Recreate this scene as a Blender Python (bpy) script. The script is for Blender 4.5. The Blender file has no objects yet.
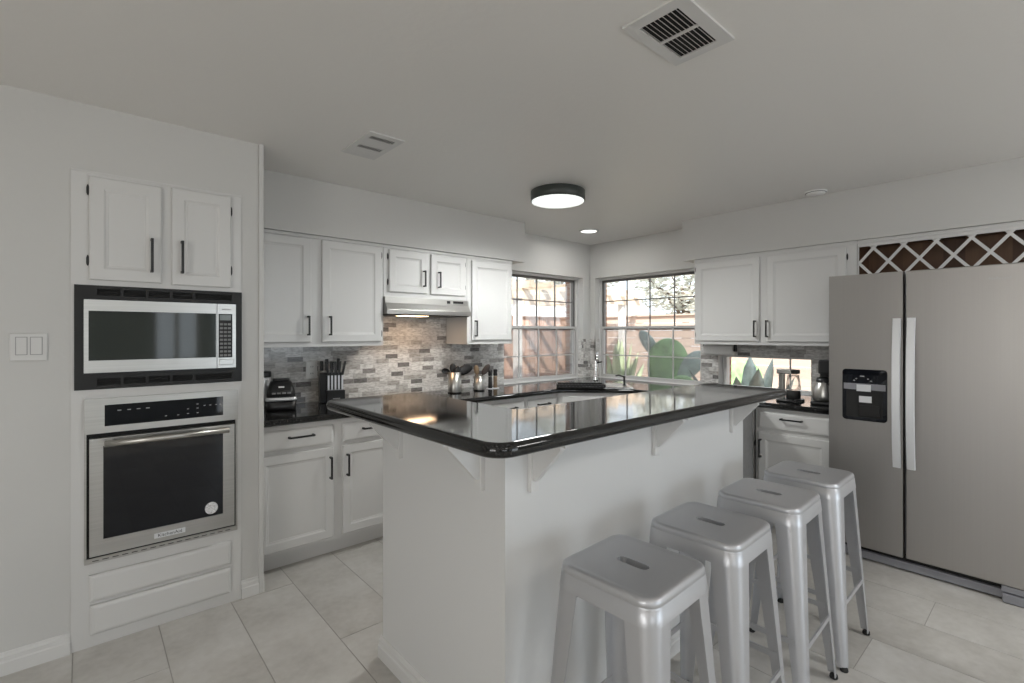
import bpy, bmesh, math, random
from mathutils import Vector, Matrix
from mathutils.geometry import tessellate_polygon
random.seed(7)
scene = bpy.context.scene
C = scene.collection
PI = math.pi

# ------------------------------------------------------------------ camera
cam_d = bpy.data.cameras.new('camera')
cam = bpy.data.objects.new('camera', cam_d); C.objects.link(cam)
YAW = math.radians(48.65)                       # heading measured from +X towards +Y
cam.location = (0, 0, 1.41)
cam.rotation_euler = (math.radians(90), 0, YAW - math.radians(90))
cam_d.sensor_fit = 'HORIZONTAL'; cam_d.sensor_width = 36.0
cam_d.lens = 36.0 * 487.0 / 1024.0
cam_d.shift_y = -(341.5 - 333.5) / 1024.0
cam_d.clip_start = 0.05; cam_d.clip_end = 200
scene.camera = cam

# ------------------------------------------------------------------ world, sun, daylight, exposure
w = bpy.data.worlds.new('world'); scene.world = w; w.use_nodes = True
bg = w.node_tree.nodes['Background']
bg.inputs[0].default_value = (0.86, 0.93, 1.0, 1); bg.inputs[1].default_value = 2.0

def light(name, kind, loc, rot, power, color=(1, 1, 1), **kw):
    d = bpy.data.lights.new(name, kind); d.energy = power; d.color = color
    for k, v in kw.items(): setattr(d, k, v)
    o = bpy.data.objects.new(name, d); C.objects.link(o)
    o.location = loc; o.rotation_euler = rot
    return o
light('sun', 'SUN', (0, 0, 20), (math.radians(52), 0, math.radians(-40)), 8.0, (1.0, 0.93, 0.84), angle=0.01)
# daylight through the glazed doors and windows of the room behind the camera
light('patio_door_daylight', 'AREA', (2.75, -3.47, 1.12), (math.radians(90), 0, 0), 27, (0.80, 0.90, 1.0),
      shape='RECTANGLE', size=2.2, size_y=2.0)
light('back_window_daylight', 'AREA', (-0.9, -3.47, 1.45), (math.radians(90), 0, 0), 8, (1.0, 0.97, 0.92),
      shape='RECTANGLE', size=1.7, size_y=1.3)
light('left_window_daylight', 'AREA', (-2.97, -0.6, 1.40), (0, math.radians(-90), 0), 36, (1.0, 0.96, 0.91),
      shape='RECTANGLE', size=1.4, size_y=1.9)
for lx, ly, lp_ in ((0.4, -1.3, 5), (2.7, -1.2, 17)):      # added fill lights behind the camera, no known lamps there
    light('room_fill_light', 'AREA', (lx, ly, 2.43), (0, 0, 0), lp_, (1.0, 0.98, 0.95), shape='DISK', size=0.5)
scene.view_settings.view_transform = 'Standard'
scene.view_settings.look = 'None'
scene.view_settings.gamma = 1.0
scene.view_settings.use_curve_mapping = False
scene.view_settings.exposure = 0.07
scene.cycles.max_bounces = 8
scene.cycles.use_denoising = True
scene.cycles.sample_clamp_indirect = 6.0

# ------------------------------------------------------------------ materials
def lin(c):
    f = lambda v: v / 12.92 if v <= 0.04045 else ((v + 0.055) / 1.055) ** 2.4
    return tuple(f(v / 255.0) for v in c) + (1.0,)

class NT:
    def __init__(self, name):
        self.m = bpy.data.materials.new(name); self.m.use_nodes = True
        self.t = self.m.node_tree; self.b = self.t.nodes['Principled BSDF']
    def n(self, typ, **kw):
        x = self.t.nodes.new(typ)
        for k, v in kw.items(): setattr(x, k, v)
        return x
    def l(self, a, b): self.t.links.new(a, b)
    def math(self, op, a, b=None):
        x = self.n('ShaderNodeMath', operation=op)
        for i, v in enumerate((a, b)):
            if v is None: continue
            if isinstance(v, (int, float)): x.inputs[i].default_value = v
            else: self.l(v, x.inputs[i])
        return x.outputs[0]
    def ramp(self, fac, stops, interp='LINEAR'):
        r = self.n('ShaderNodeValToRGB'); r.color_ramp.interpolation = interp
        e = r.color_ramp.elements
        while len(e) < len(stops): e.new(0.5)
        for i, (p, c) in enumerate(stops): e[i].position = p; e[i].color = c
        self.l(fac, r.inputs[0]); return r.outputs[0]
    def bump(self, h, strength, dist=0.002):
        x = self.n('ShaderNodeBump'); x.inputs['Strength'].default_value = strength
        x.inputs['Distance'].default_value = dist
        self.l(h, x.inputs['Height']); self.l(x.outputs[0], self.b.inputs['Normal'])

def mat(name, col, rough=0.5, metal=0.0, spec=0.5, noise=0.0, nscale=8.0, bump=0.0, bscale=60.0, coat=0.0):
    t = NT(name); b = t.b
    c = col if len(col) == 4 else tuple(col) + (1,)
    b.inputs['Base Color'].default_value = c
    b.inputs['Roughness'].default_value = rough
    b.inputs['Metallic'].default_value = metal
    b.inputs['Specular IOR Level'].default_value = spec
    b.inputs['Coat Weight'].default_value = coat
    tc = t.n('ShaderNodeTexCoord')
    if noise:
        nz = t.n('ShaderNodeTexNoise'); nz.inputs['Scale'].default_value = nscale; nz.inputs['Detail'].default_value = 4
        t.l(tc.outputs['Object'], nz.inputs['Vector'])
        lo = tuple(v * (1 - noise) for v in c[:3]) + (1,); hi = tuple(min(1, v * (1 + noise)) for v in c[:3]) + (1,)
        t.l(t.ramp(nz.outputs[0], [(0.3, lo), (0.7, hi)]), b.inputs['Base Color'])
    if bump:
        nz = t.n('ShaderNodeTexNoise'); nz.inputs['Scale'].default_value = bscale; nz.inputs['Detail'].default_value = 3
        t.l(tc.outputs['Object'], nz.inputs['Vector']); t.bump(nz.outputs[0], bump)
    return t.m

def brushed(name, col, rough, axis_scale, amt=0.06, metal=1.0):
    t = NT(name); b = t.b
    b.inputs['Metallic'].default_value = metal
    tc = t.n('ShaderNodeTexCoord'); mp = t.n('ShaderNodeMapping'); mp.inputs['Scale'].default_value = axis_scale
    nz = t.n('ShaderNodeTexNoise'); nz.inputs['Scale'].default_value = 1.0; nz.inputs['Detail'].default_value = 3
    t.l(tc.outputs['Object'], mp.inputs[0]); t.l(mp.outputs[0], nz.inputs['Vector'])
    lo = tuple(v * (1 - amt) for v in col[:3]) + (1,); hi = tuple(min(1, v * (1 + amt)) for v in col[:3]) + (1,)
    t.l(t.ramp(nz.outputs[0], [(0.3, lo), (0.7, hi)]), b.inputs['Base Color'])
    t.l(t.math('MULTIPLY_ADD', nz.outputs[0], 0.12), b.inputs['Roughness'])
    t.t.nodes[-1].inputs[2].default_value = rough - 0.06
    return t.m

M = {}
M['wall'] = mat('wall_paint', (0.60, 0.595, 0.58), 0.55, bump=0.25, bscale=45)
M['ceiling'] = mat('ceiling_paint', (0.80, 0.785, 0.76), 0.42, bump=0.5, bscale=30)
M['cab'] = mat('cabinet_white', (0.66, 0.655, 0.645), 0.38)
M['trim'] = mat('trim_white', (0.67, 0.665, 0.655), 0.4)
M['island'] = mat('half_wall_paint', (0.66, 0.66, 0.655), 0.45, bump=0.15, bscale=50)
M['black'] = mat('matte_black_metal', (0.012, 0.012, 0.013), 0.4)
M['black_plastic'] = mat('black_plastic', (0.016, 0.016, 0.017), 0.32)
M['dark_trim'] = mat('dark_microwave_trim', (0.014, 0.0135, 0.0135), 0.45, spec=0.35)
M['void'] = mat('dark_recess', (0.01, 0.01, 0.01), 0.8)
M['granite'] = mat('polished_black_granite', (0.012, 0.012, 0.012), 0.06, noise=0.7, nscale=160)
M['steel'] = brushed('brushed_steel', (0.50, 0.49, 0.47), 0.32, (3, 3, 220))
M['fridge'] = brushed('fridge_steel', (0.38, 0.365, 0.35), 0.42, (4, 160, 1.0), 0.02)
M['chrome'] = mat('polished_metal', (0.75, 0.74, 0.72), 0.14, 1.0)
M['silver'] = mat('satin_silver', (0.80, 0.81, 0.83), 0.38, 0.6)
M['stool'] = mat('silver_painted_metal', (0.52, 0.525, 0.545), 0.38, 0.6, coat=0.08)
M['stool_in'] = mat('galvanised_leg', (0.40, 0.41, 0.43), 0.38, 0.6)
M['black_glass'] = mat('black_glass', (0.008, 0.009, 0.012), 0.03, spec=0.4)
M['mw_glass'] = mat('dark_green_glass', (0.03, 0.036, 0.033), 0.05, spec=0.8)
M['rubber'] = mat('black_rubber', (0.015, 0.015, 0.015), 0.7)
M['grille_grey'] = mat('fridge_grille_grey', (0.23, 0.23, 0.25), 0.45)
M['grey_panel'] = mat('grey_side_panel', (0.22, 0.215, 0.21), 0.6, noise=0.12, nscale=40)
M['white_plastic'] = mat('white_plastic', (0.86, 0.855, 0.84), 0.35)
M['paper'] = mat('white_paper', (0.78, 0.77, 0.75), 0.85)
M['sticker'] = mat('white_sticker', (0.72, 0.72, 0.73), 0.5, noise=0.35, nscale=140)
M['label_grey'] = mat('grey_print', (0.35, 0.35, 0.35), 0.5)
M['lcd'] = mat('display_grey', (0.16, 0.18, 0.17), 0.2)
M['key'] = mat('key_grey', (0.2, 0.2, 0.2), 0.4)
M['steel_v'] = brushed('brushed_steel_bar', (0.50, 0.49, 0.465), 0.33, (3, 3, 160))
M['wood_dark'] = None
M['lamp_ring'] = mat('lamp_ring_dark', (0.045, 0.052, 0.048), 0.4)
M['wood'] = mat('wooden_utensil', (0.23, 0.16, 0.10), 0.6, noise=0.2, nscale=20)
M['clear_glass'] = None
M['cabinet_bottom'] = mat('raw_wood_underside', (0.55, 0.42, 0.30), 0.6)
M['cactus'] = mat('cactus_green', (0.30, 0.50, 0.23), 0.55, noise=0.35, nscale=9)
M['cactus_blue'] = mat('cactus_blue_green', (0.42, 0.52, 0.49), 0.55, noise=0.25, nscale=9)
M['agave'] = mat('agave_leaf', (0.52, 0.60, 0.38), 0.5, noise=0.25, nscale=5)
M['branch'] = mat('dry_branch', (0.30, 0.22, 0.18), 0.8)
M['leaf'] = mat('tree_leaf', (0.70, 0.71, 0.66), 0.6, noise=0.2, nscale=3)
M['bark'] = mat('tree_bark', (0.18, 0.14, 0.11), 0.9, noise=0.3, nscale=12)
M['ground'] = mat('dry_yard_soil', (0.42, 0.36, 0.29), 0.9, noise=0.25, nscale=2)
M['concrete'] = mat('pale_roof', (0.62, 0.60, 0.58), 0.9, noise=0.1)
M['pergola'] = mat('tan_timber', (0.72, 0.60, 0.48), 0.75, noise=0.15, nscale=6)
M['green_wall'] = mat('dark_green_wall', (0.30, 0.32, 0.30), 0.6)
M['terracotta'] = mat('terracotta', (0.45, 0.22, 0.14), 0.8)

def emis(name, col, s):
    t = NT(name)
    t.b.inputs['Base Color'].default_value = (0.8, 0.8, 0.8, 1)
    t.b.inputs['Emission Color'].default_value = col + (1,); t.b.inputs['Emission Strength'].default_value = s
    return t.m
M['lamp'] = emis('lamp_diffuser', (0.95, 1.0, 0.96), 0.85)
M['can'] = emis('recessed_lamp', (1.0, 0.98, 0.95), 1.6)
M['hood_bulb'] = emis('hood_bulb', (1.0, 0.70, 0.42), 5.0)

def glass(name, tint=(1, 1, 1), gloss=0.5):
    m = bpy.data.materials.new(name); m.use_nodes = True; t = m.node_tree; t.nodes.clear()
    o = t.nodes.new('ShaderNodeOutputMaterial'); mx = t.nodes.new('ShaderNodeMixShader')
    tr = t.nodes.new('ShaderNodeBsdfTransparent'); tr.inputs[0].default_value = tint + (1,)
    gl = t.nodes.new('ShaderNodeBsdfGlossy'); gl.inputs['Roughness'].default_value = 0.02
    fr = t.nodes.new('ShaderNodeFresnel'); fr.inputs[0].default_value = 1.45
    mm = t.nodes.new('ShaderNodeMath'); mm.operation = 'MULTIPLY'; mm.inputs[1].default_value = gloss
    t.links.new(fr.outputs[0], mm.inputs[0]); t.links.new(mm.outputs[0], mx.inputs[0])
    t.links.new(tr.outputs[0], mx.inputs[1]); t.links.new(gl.outputs[0], mx.inputs[2])
    t.links.new(mx.outputs[0], o.inputs[0]); return m
M['pane'] = glass('window_glass', (0.97, 0.98, 0.98), 0.5)
M['clear_glass'] = glass('carafe_glass', (0.97, 0.97, 0.97), 0.5)
def screen_mat():
    m = bpy.data.materials.new('insect_screen'); m.use_nodes = True; t = m.node_tree; t.nodes.clear()
    o = t.nodes.new('ShaderNodeOutputMaterial'); mx = t.nodes.new('ShaderNodeMixShader'); mx.inputs[0].default_value = 0.30
    tr = t.nodes.new('ShaderNodeBsdfTransparent'); df = t.nodes.new('ShaderNodeBsdfDiffuse')
    df.inputs[0].default_value = (0.30, 0.30, 0.32, 1)
    t.links.new(tr.outputs[0], mx.inputs[1]); t.links.new(df.outputs[0], mx.inputs[2]); t.links.new(mx.outputs[0], o.inputs[0])
    return m
M['screen'] = screen_mat()

def floor_tile_mat():
    t = NT('grey_stone_floor_tile'); b = t.b
    tc = t.n('ShaderNodeTexCoord'); gi = t.n('ShaderNodeNewGeometry')
    n1 = t.n('ShaderNodeTexNoise'); n1.inputs['Scale'].default_value = 3.2; n1.inputs['Detail'].default_value = 6; n1.inputs['Roughness'].default_value = 0.62
    t.l(tc.outputs['Object'], n1.inputs['Vector'])
    off = t.n('ShaderNodeCombineXYZ'); r = t.math('MULTIPLY', gi.outputs['Random Per Island'], 37.0)
    t.l(r, off.inputs[0]); t.l(r, off.inputs[1])
    ad = t.n('ShaderNodeVectorMath', operation='ADD'); t.l(tc.outputs['Object'], ad.inputs[0]); t.l(off.outputs[0], ad.inputs[1])
    t.l(ad.outputs[0], n1.inputs['Vector'])
    n2 = t.n('ShaderNodeTexNoise'); n2.inputs['Scale'].default_value = 28; n2.inputs['Detail'].default_value = 4
    t.l(ad.outputs[0], n2.inputs['Vector'])
    mix = t.math('MULTIPLY_ADD', n2.outputs[0], 0.25); t.t.nodes[-1].inputs[2].default_value = 0
    s = t.math('ADD', t.math('MULTIPLY', n1.outputs[0], 0.75), mix)
    s = t.math('ADD', s, t.math('MULTIPLY', t.math('SUBTRACT', gi.outputs['Random Per Island'], 0.5), 0.12))
    t.l(t.ramp(s, [(0.30, (0.42, 0.40, 0.37, 1)), (0.5, (0.53, 0.51, 0.48, 1)), (0.70, (0.62, 0.605, 0.58, 1))]), b.inputs['Base Color'])
    b.inputs['Roughness'].default_value = 0.42
    t.bump(n2.outputs[0], 0.15, 0.001)
    return t.m
M['tile'] = floor_tile_mat()
M['grout'] = mat('floor_grout', (0.37, 0.355, 0.33), 0.9)

def mosaic(name, axis):
    """glass and marble strip mosaic; axis = 0 for walls along X, 1 for walls along Y"""
    t = NT(name); b = t.b
    tc = t.n('ShaderNodeTexCoord'); gp = t.n('ShaderNodeNewGeometry'); sp = t.n('ShaderNodeSeparateXYZ'); t.l(gp.outputs['Position'], sp.inputs[0])
    h, wd = 0.0365, 0.108
    u, v = sp.outputs[axis], sp.outputs[2]
    row_f = t.math('DIVIDE', v, h); row = t.math('FLOOR', row_f)
    wn = t.n('ShaderNodeTexWhiteNoise', noise_dimensions='1D'); t.l(row, wn.inputs['W'])
    col_f = t.math('ADD', t.math('DIVIDE', u, wd), t.math('MULTIPLY', wn.outputs[0], 7.3)); col = t.math('FLOOR', col_f)
    cv = t.n('ShaderNodeCombineXYZ'); t.l(row, cv.inputs[0]); t.l(col, cv.inputs[1])
    w2 = t.n('ShaderNodeTexWhiteNoise', noise_dimensions='3D'); t.l(cv.outputs[0], w2.inputs['Vector'])
    base = t.ramp(w2.outputs['Value'], [(0.0, (0.62, 0.605, 0.585, 1)), (0.24, (0.50, 0.485, 0.465, 1)), (0.40, (0.70, 0.69, 0.67, 1)),
                  (0.62, (0.43, 0.41, 0.39, 1)), (0.72, (0.64, 0.625, 0.605, 1)), (0.85, (0.29, 0.275, 0.265, 1)), (0.93, (0.20, 0.19, 0.185, 1))], 'CONSTANT')
    mp = t.n('ShaderNodeVectorMath', operation='MULTIPLY'); mp.inputs[1].default_value = (7, 7, 22); t.l(gp.outputs['Position'], mp.inputs[0])
    nz = t.n('ShaderNodeTexNoise'); nz.inputs['Scale'].default_value = 4; nz.inputs['Detail'].default_value = 5; t.l(mp.outputs[0], nz.inputs['Vector'])
    mm = t.n('ShaderNodeMix', data_type='RGBA', blend_type='MULTIPLY'); mm.inputs[0].default_value = 0.75
    t.l(base, mm.inputs[6]); t.l(t.ramp(nz.outputs[0], [(0.34, (0.58, 0.57, 0.56, 1)), (0.56, (1.10, 1.10, 1.10, 1))]), mm.inputs[7])
    fr, fc = t.math('FRACT', row_f), t.math('FRACT', col_f)
    g = t.math('ADD', t.math('LESS_THAN', fr, 0.055), t.math('LESS_THAN', fc, 0.018)); g = t.math('MINIMUM', g, 1.0)
    m2 = t.n('ShaderNodeMix', data_type='RGBA'); t.l(g, m2.inputs[0]); t.l(mm.outputs[2], m2.inputs[6]); m2.inputs[7].default_value = (0.46, 0.45, 0.435, 1)
    t.l(m2.outputs[2], b.inputs['Base Color'])
    rr = t.math('MULTIPLY_ADD', g, 0.5); t.t.nodes[-1].inputs[2].default_value = 0.16
    t.l(rr, b.inputs['Roughness'])
    t.bump(t.math('SUBTRACT', 1.0, g), 0.4, 0.001)
    return t.m
M['mosaic_x'] = mosaic('strip_mosaic_along_range_wall', 0)
M['mosaic_y'] = mosaic('strip_mosaic_along_fridge_wall', 1)

def boards(name, axis, pitch, c1, c2, rough=0.8):
    t = NT(name); b = t.b
    gp = t.n('ShaderNodeNewGeometry'); sp = t.n('ShaderNodeSeparateXYZ'); t.l(gp.outputs['Position'], sp.inputs[0])
    f = t.math('DIVIDE', sp.outputs[axis], pitch); i = t.math('FLOOR', f)
    wn = t.n('ShaderNodeTexWhiteNoise', noise_dimensions='1D'); t.l(i, wn.inputs['W'])
    sc = [9, 9, 9]; sc[axis] = 30; 
    if axis == 2: sc = [2, 2, 30]
    else: sc[2] = 1.5
    mp = t.n('ShaderNodeVectorMath', operation='MULTIPLY'); mp.inputs[1].default_value = sc; t.l(gp.outputs['Position'], mp.inputs[0])
    nz = t.n('ShaderNodeTexNoise'); nz.inputs['Scale'].default_value = 1; nz.inputs['Detail'].default_value = 4; t.l(mp.outputs[0], nz.inputs['Vector'])
    s = t.math('ADD', t.math('MULTIPLY', wn.outputs[0], 0.5), t.math('MULTIPLY', nz.outputs[0], 0.5))
    t.l(t.ramp(s, [(0.2, c1 + (1,)), (0.8, c2 + (1,))]), b.inputs['Base Color'])
    b.inputs['Roughness'].default_value = rough
    return t.m
M['fence_b'] = boards('pale_fence_boards', 2, 0.16, (0.54, 0.42, 0.36), (0.64, 0.52, 0.45))
M['fence_a'] = boards('red_brown_fence_boards', 0, 0.14, (0.42, 0.27, 0.21), (0.56, 0.39, 0.31))
M['wood_dark'] = boards('dark_walnut_boards', 1, 0.11, (0.075, 0.035, 0.018), (0.17, 0.088, 0.044), 0.5)
def brick_mat():
    t = NT('red_brick'); br = t.n('ShaderNodeTexBrick'); tc = t.n('ShaderNodeTexCoord'); mp = t.n('ShaderNodeMapping')
    mp.inputs['Rotation'].default_value = (math.radians(90), 0, math.radians(45))
    br.inputs['Scale'].default_value = 5; br.inputs['Color1'].default_value = (0.32, 0.15, 0.10, 1); br.inputs['Color2'].default_value = (0.42, 0.22, 0.15, 1)
    br.inputs['Mortar'].default_value = (0.5, 0.45, 0.4, 1)
    t.l(tc.outputs['Object'], mp.inputs[0]); t.l(mp.outputs[0], br.inputs['Vector']); t.l(br.outputs[0], t.b.inputs['Base Color'])
    t.b.inputs['Roughness'].default_value = 0.9
    return t.m
M['brick'] = brick_mat()

# ------------------------------------------------------------------ mesh helpers
W = lambda x, y, z: (x, y, z)
def FA(Y): return lambda u, z, n: (u, Y - n, z)      # faces -Y : u = x, n = out of the wall
def FB(X): return lambda u, z, n: (X - n, u, z)      # faces -X : u = y
def FC(Z): return lambda u, v, n: (u, v, Z - n)      # hangs under a ceiling at Z

class MB:
    def __init__(self): self.bm = bmesh.new(); self.mi = 0
    def _new(self, vs, f, fn):
        return None
    def box(self, f, a0, a1, b0, b1, c0, c1, bev=0.0, seg=2):
        t = bmesh.new()
        vs = [t.verts.new((x, y, z)) for x in (a0, a1) for y in (b0, b1) for z in (c0, c1)]
        for q in ((0, 1, 3, 2), (4, 6, 7, 5), (0, 4, 5, 1), (2, 3, 7, 6), (0, 2, 6, 4), (1, 5, 7, 3)):
            t.faces.new([vs[i] for i in q])
        if bev > 0:
            bmesh.ops.bevel(t, geom=t.edges[:], offset=bev, segments=seg, affect='EDGES', profile=0.5)
        self._merge(t, f); return self
    def _merge(self, t, f=W):
        for v in t.verts: v.co = f(*v.co)
        bmesh.ops.recalc_face_normals(t, faces=t.faces)
        mp = {v: self.bm.verts.new(v.co) for v in t.verts}
        for fc in t.faces:
            try: nf = self.bm.faces.new([mp[v] for v in fc.verts])
            except ValueError: continue
            nf.smooth = fc.smooth; nf.material_index = self.mi
        t.free()
    def rings(self, rings, f=W, cap0=True, cap1=True, smooth=False, close=True):
        t = bmesh.new(); R = [[t.verts.new(p) for p in r] for r in rings]
        for a, b in zip(R, R[1:]):
            k = len(a)
            for i in range(k if close else k - 1):
                j = (i + 1) % k
                fc = t.faces.new((a[i], a[j], b[j], b[i])); fc.smooth = smooth
        if cap0: t.faces.new(R[0][::-1])
        if cap1: t.faces.new(R[-1])
        self._merge(t, f); return self
    def panel(self, f, u0, u1, z0, z1, prof):
        """nested rectangles: prof = [(inset, n)...] from back to front"""
        self.rings([[(u0 + i, z0 + i, n), (u1 - i, z0 + i, n), (u1 - i, z1 - i, n), (u0 + i, z1 - i, n)] for i, n in prof], f); return self
    def rrect(self, f, u0, u1, z0, z1, r, prof, smooth=False, seg=6):
        out = []
        for i, n in prof:
            a0, a1, b0, b1, rr = u0 + i, u1 - i, z0 + i, z1 - i, max(r - i, 0.001)
            pts = []
            for cx, cy, s in ((a1 - rr, b1 - rr, 0), (a0 + rr, b1 - rr, 1), (a0 + rr, b0 + rr, 2), (a1 - rr, b0 + rr, 3)):
                for k in range(seg + 1):
                    a = PI / 2 * (s + k / seg); pts.append((cx + rr * math.cos(a), cy + rr * math.sin(a), n))
            out.append(pts)
        self.rings(out, f, smooth=smooth); return self
    def lathe(self, c, prof, seg=24, smooth=True, f=W, axis='z'):
        rings = []
        for r, z in prof:
            r = max(r, 1e-4)
            ring = []
            for k in range(seg):
                a = 2 * PI * k / seg; p = (r * math.cos(a), r * math.sin(a), z)
                if axis == 'x': p = (p[2], p[0], p[1])
                if axis == 'y': p = (p[0], -p[2], p[1])
                ring.append((c[0] + p[0], c[1] + p[1], c[2] + p[2]))
            rings.append(ring)
        self.rings(rings, f, smooth=smooth); return self
    def tube(self, pts, r, seg=10, f=W, smooth=True):
        P = [Vector(p) for p in pts]; rs = r if isinstance(r, (list, tuple)) else [r] * len(P)
        d0 = (P[1] - P[0]).normalized(); up = Vector((0, 0, 1)) if abs(d0.z) < 0.9 else Vector((1, 0, 0))
        x = d0.cross(up).normalized(); rings = []
        for i, p in enumerate(P):
            d = (P[min(i + 1, len(P) - 1)] - P[max(i - 1, 0)]).normalized()
            x = (x - d * x.dot(d)).normalized(); y = d.cross(x)
            rings.append([tuple(p + rs[i] * (math.cos(2 * PI * k / seg) * x + math.sin(2 * PI * k / seg) * y)) for k in range(seg)])
        self.rings(rings, f, smooth=smooth); return self
    def prism(self, poly, z0, z1, f=W, bev=0.0):
        self.rings([[(x, y, z0) for x, y in poly], [(x, y, z1) for x, y in poly]], f); return self
    def ball(self, c, s, rot=None, seg=16, smooth=True):
        t = bmesh.new(); bmesh.ops.create_uvsphere(t, u_segments=seg, v_segments=max(6, seg // 2), radius=1)
        m = Matrix.Translation(c) @ (rot.to_4x4() if rot else Matrix()) @ Matrix.Diagonal((*s, 1))
        for v in t.verts: v.co = m @ v.co
        for fc in t.faces: fc.smooth = smooth
        self._merge(t); return self
    def wall(self, f, us, zs, n0, n1, holes):
        """one slab with rectangular openings; us, zs = extents; holes = (u0,u1,z0,z1)"""
        U = sorted({us[0], us[1], *[h[i] for h in holes for i in (0, 1)]}); Z = sorted({zs[0], zs[1], *[h[i] for h in holes for i in (2, 3)]})
        full = lambda i, j: 0 <= i < len(U) - 1 and 0 <= j < len(Z) - 1 and not any(
            h[0] <= (U[i] + U[i + 1]) / 2 <= h[1] and h[2] <= (Z[j] + Z[j + 1]) / 2 <= h[3] for h in holes)
        t = bmesh.new(); V = {}
        def v(i, j, n):
            if (i, j, n) not in V: V[(i, j, n)] = t.verts.new((U[i], Z[j], n))
            return V[(i, j, n)]
        for i in range(len(U) - 1):
            for j in range(len(Z) - 1):
                if not full(i, j): continue
                for n in (n0, n1): t.faces.new([v(i, j, n), v(i + 1, j, n), v(i + 1, j + 1, n), v(i, j + 1, n)])
                for (di, dj, a, b) in ((-1, 0, (i, j), (i, j + 1)), (1, 0, (i + 1, j), (i + 1, j + 1)), (0, -1, (i, j), (i + 1, j)), (0, 1, (i, j + 1), (i + 1, j + 1))):
                    if not full(i + di, j + dj): t.faces.new([v(*a, n0), v(*b, n0), v(*b, n1), v(*a, n1)])
        self._merge(t, f); return self
    def build(self, name, m, parent=None, origin=None):
        me = bpy.data.meshes.new(name)
        bm = self.bm
        if parent is not None:
            r = parent
            while r.parent: r = r.parent
            o0 = Vector(r.location)
        elif origin is not None: o0 = Vector(origin)
        else:
            xs = [v.co.x for v in bm.verts]; ys = [v.co.y for v in bm.verts]; zs = [v.co.z for v in bm.verts]
            o0 = Vector(((min(xs) + max(xs)) / 2, (min(ys) + max(ys)) / 2, min(zs)))
        for v in bm.verts: v.co -= o0
        bm.to_mesh(me); bm.free()
        for mm in (m if isinstance(m, list) else [m]): me.materials.append(mm)
        o = bpy.data.objects.new(name, me); C.objects.link(o)
        if parent is not None: o.parent = parent
        else: o.location = o0
        return o

def tag(o, label, cat, group=None):
    o['label'] = label; o['category'] = cat
    if group: o['group'] = group
    return o
def thing(name, loc, label, cat, group=None):
    o = bpy.data.objects.new(name, None); C.objects.link(o); o.location = loc; o.empty_display_size = 0.1
    bpy.context.view_layer.update()
    return tag(o, label, cat, group)
def struct(o): o['kind'] = 'structure'; return o
def copy_tree(o, parent=None):
    c = o.copy(); C.objects.link(c)
    if parent is not None: c.parent = parent
    for ch in list(o.children): copy_tree(ch, c)
    return c
def B(f, *a, **k): return MB().box(f, *a, **k)

# ------------------------------------------------------------------ room shell
HC = 2.44
XA, YA, XB = -3.0, 3.655, 4.43          # left wall, range wall, fridge wall
YBK = -3.5
# floor: staggered 31 x 61 cm tiles over grout
mb = MB(); mb.mi = 1
mb.box(W, XA - 0.1, XB + 0.1, YBK - 0.1, YA + 0.1, -0.12, -0.0015)
mb.mi = 0
x0, tw, tl, g = 0.273, 0.3083, 1.22, 0.0020
joint = {2: 2.21, 7: 0.59, 9: 0.45, 0: 1.685, 1: 1.66, 3: 1.85, 8: 1.12, 6: 1.05, 5: 0.30, 10: 1.15, 4: 1.1, -1: 2.5}
for k in range(-11, 14):
    a = x0 + tw * k; b = a + tw
    a, b = max(a, XA), min(b, XB)
    if b - a < 0.01: continue
    j = joint.get(k, 0.205 * (k % 3) + 0.07 * k)
    y = j - tl * math.ceil((j - YBK) / tl)
    while y < YA:
        c0, c1 = max(y, YBK), min(y + tl, YA)
        if c1 - c0 > 0.01: mb.box(W, a + g, b - g, c0 + g, c1 - g, -0.02, 0.0)
        y += tl
struct(mb.build('floor', [M['tile'], M['grout']], origin=(0, 0, 0)))
struct(B(W, XA - 0.12, XB + 0.7, YBK - 0.12, YA + 0.6, HC, HC + 0.22).build('ceiling', M['ceiling']))
# range wall with window, fridge wall with window and counter-level window
WA = (3.105, 4.30, 0.885, 2.045); WB = (2.30, 3.585, 0.885, 2.045); PW = (1.36, 2.13, 0.90, 1.212)
struct(MB().wall(FA(YA), (0.60, XB + 0.2), (0, HC), 0, -0.2, [WA]).build('wall_range', M['wall']))
struct(MB().wall(FB(XB), (YBK, YA), (0, HC), 0, -0.2, [WB, PW]).build('wall_fridge', M['wall']))
# oven wall: thick partition in front of the range wall, opening for the tall cabinet
struct(MB().wall(FA(2.903), (XA, 0.736), (0, HC), 0, -0.75, [(-0.028, 0.615, 0.0, 2.125)]).build('wall_oven', M['wall']))
struct(MB().wall(FB(XA), (YBK, 2.903), (0, HC), 0.0, 0.12, [(-1.6, 0.4, 0.7, 2.1)]).build('wall_left', M['wall']))
struct(MB().wall(FA(YBK), (XA, XB), (0, HC), 0.0, 0.12, [(1.65, 3.85, 0.02, 2.12), (-1.8, 0.0, 0.8, 2.1), (0.80, 1.42, 0.95, 2.0)]).build('wall_back', M['green_wall']))
# soffits above the cabinets
struct(B(W, 0.7390, 3.080, 3.316, YA - 0.001, 2.072, HC - 0.001).build('wall_soffit_range', M['wall']))
struct(B(W, 4.108, XB - 0.001, -3.4, 2.312, 2.072, HC - 0.001).build('wall_soffit_fridge', M['wall']))
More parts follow.
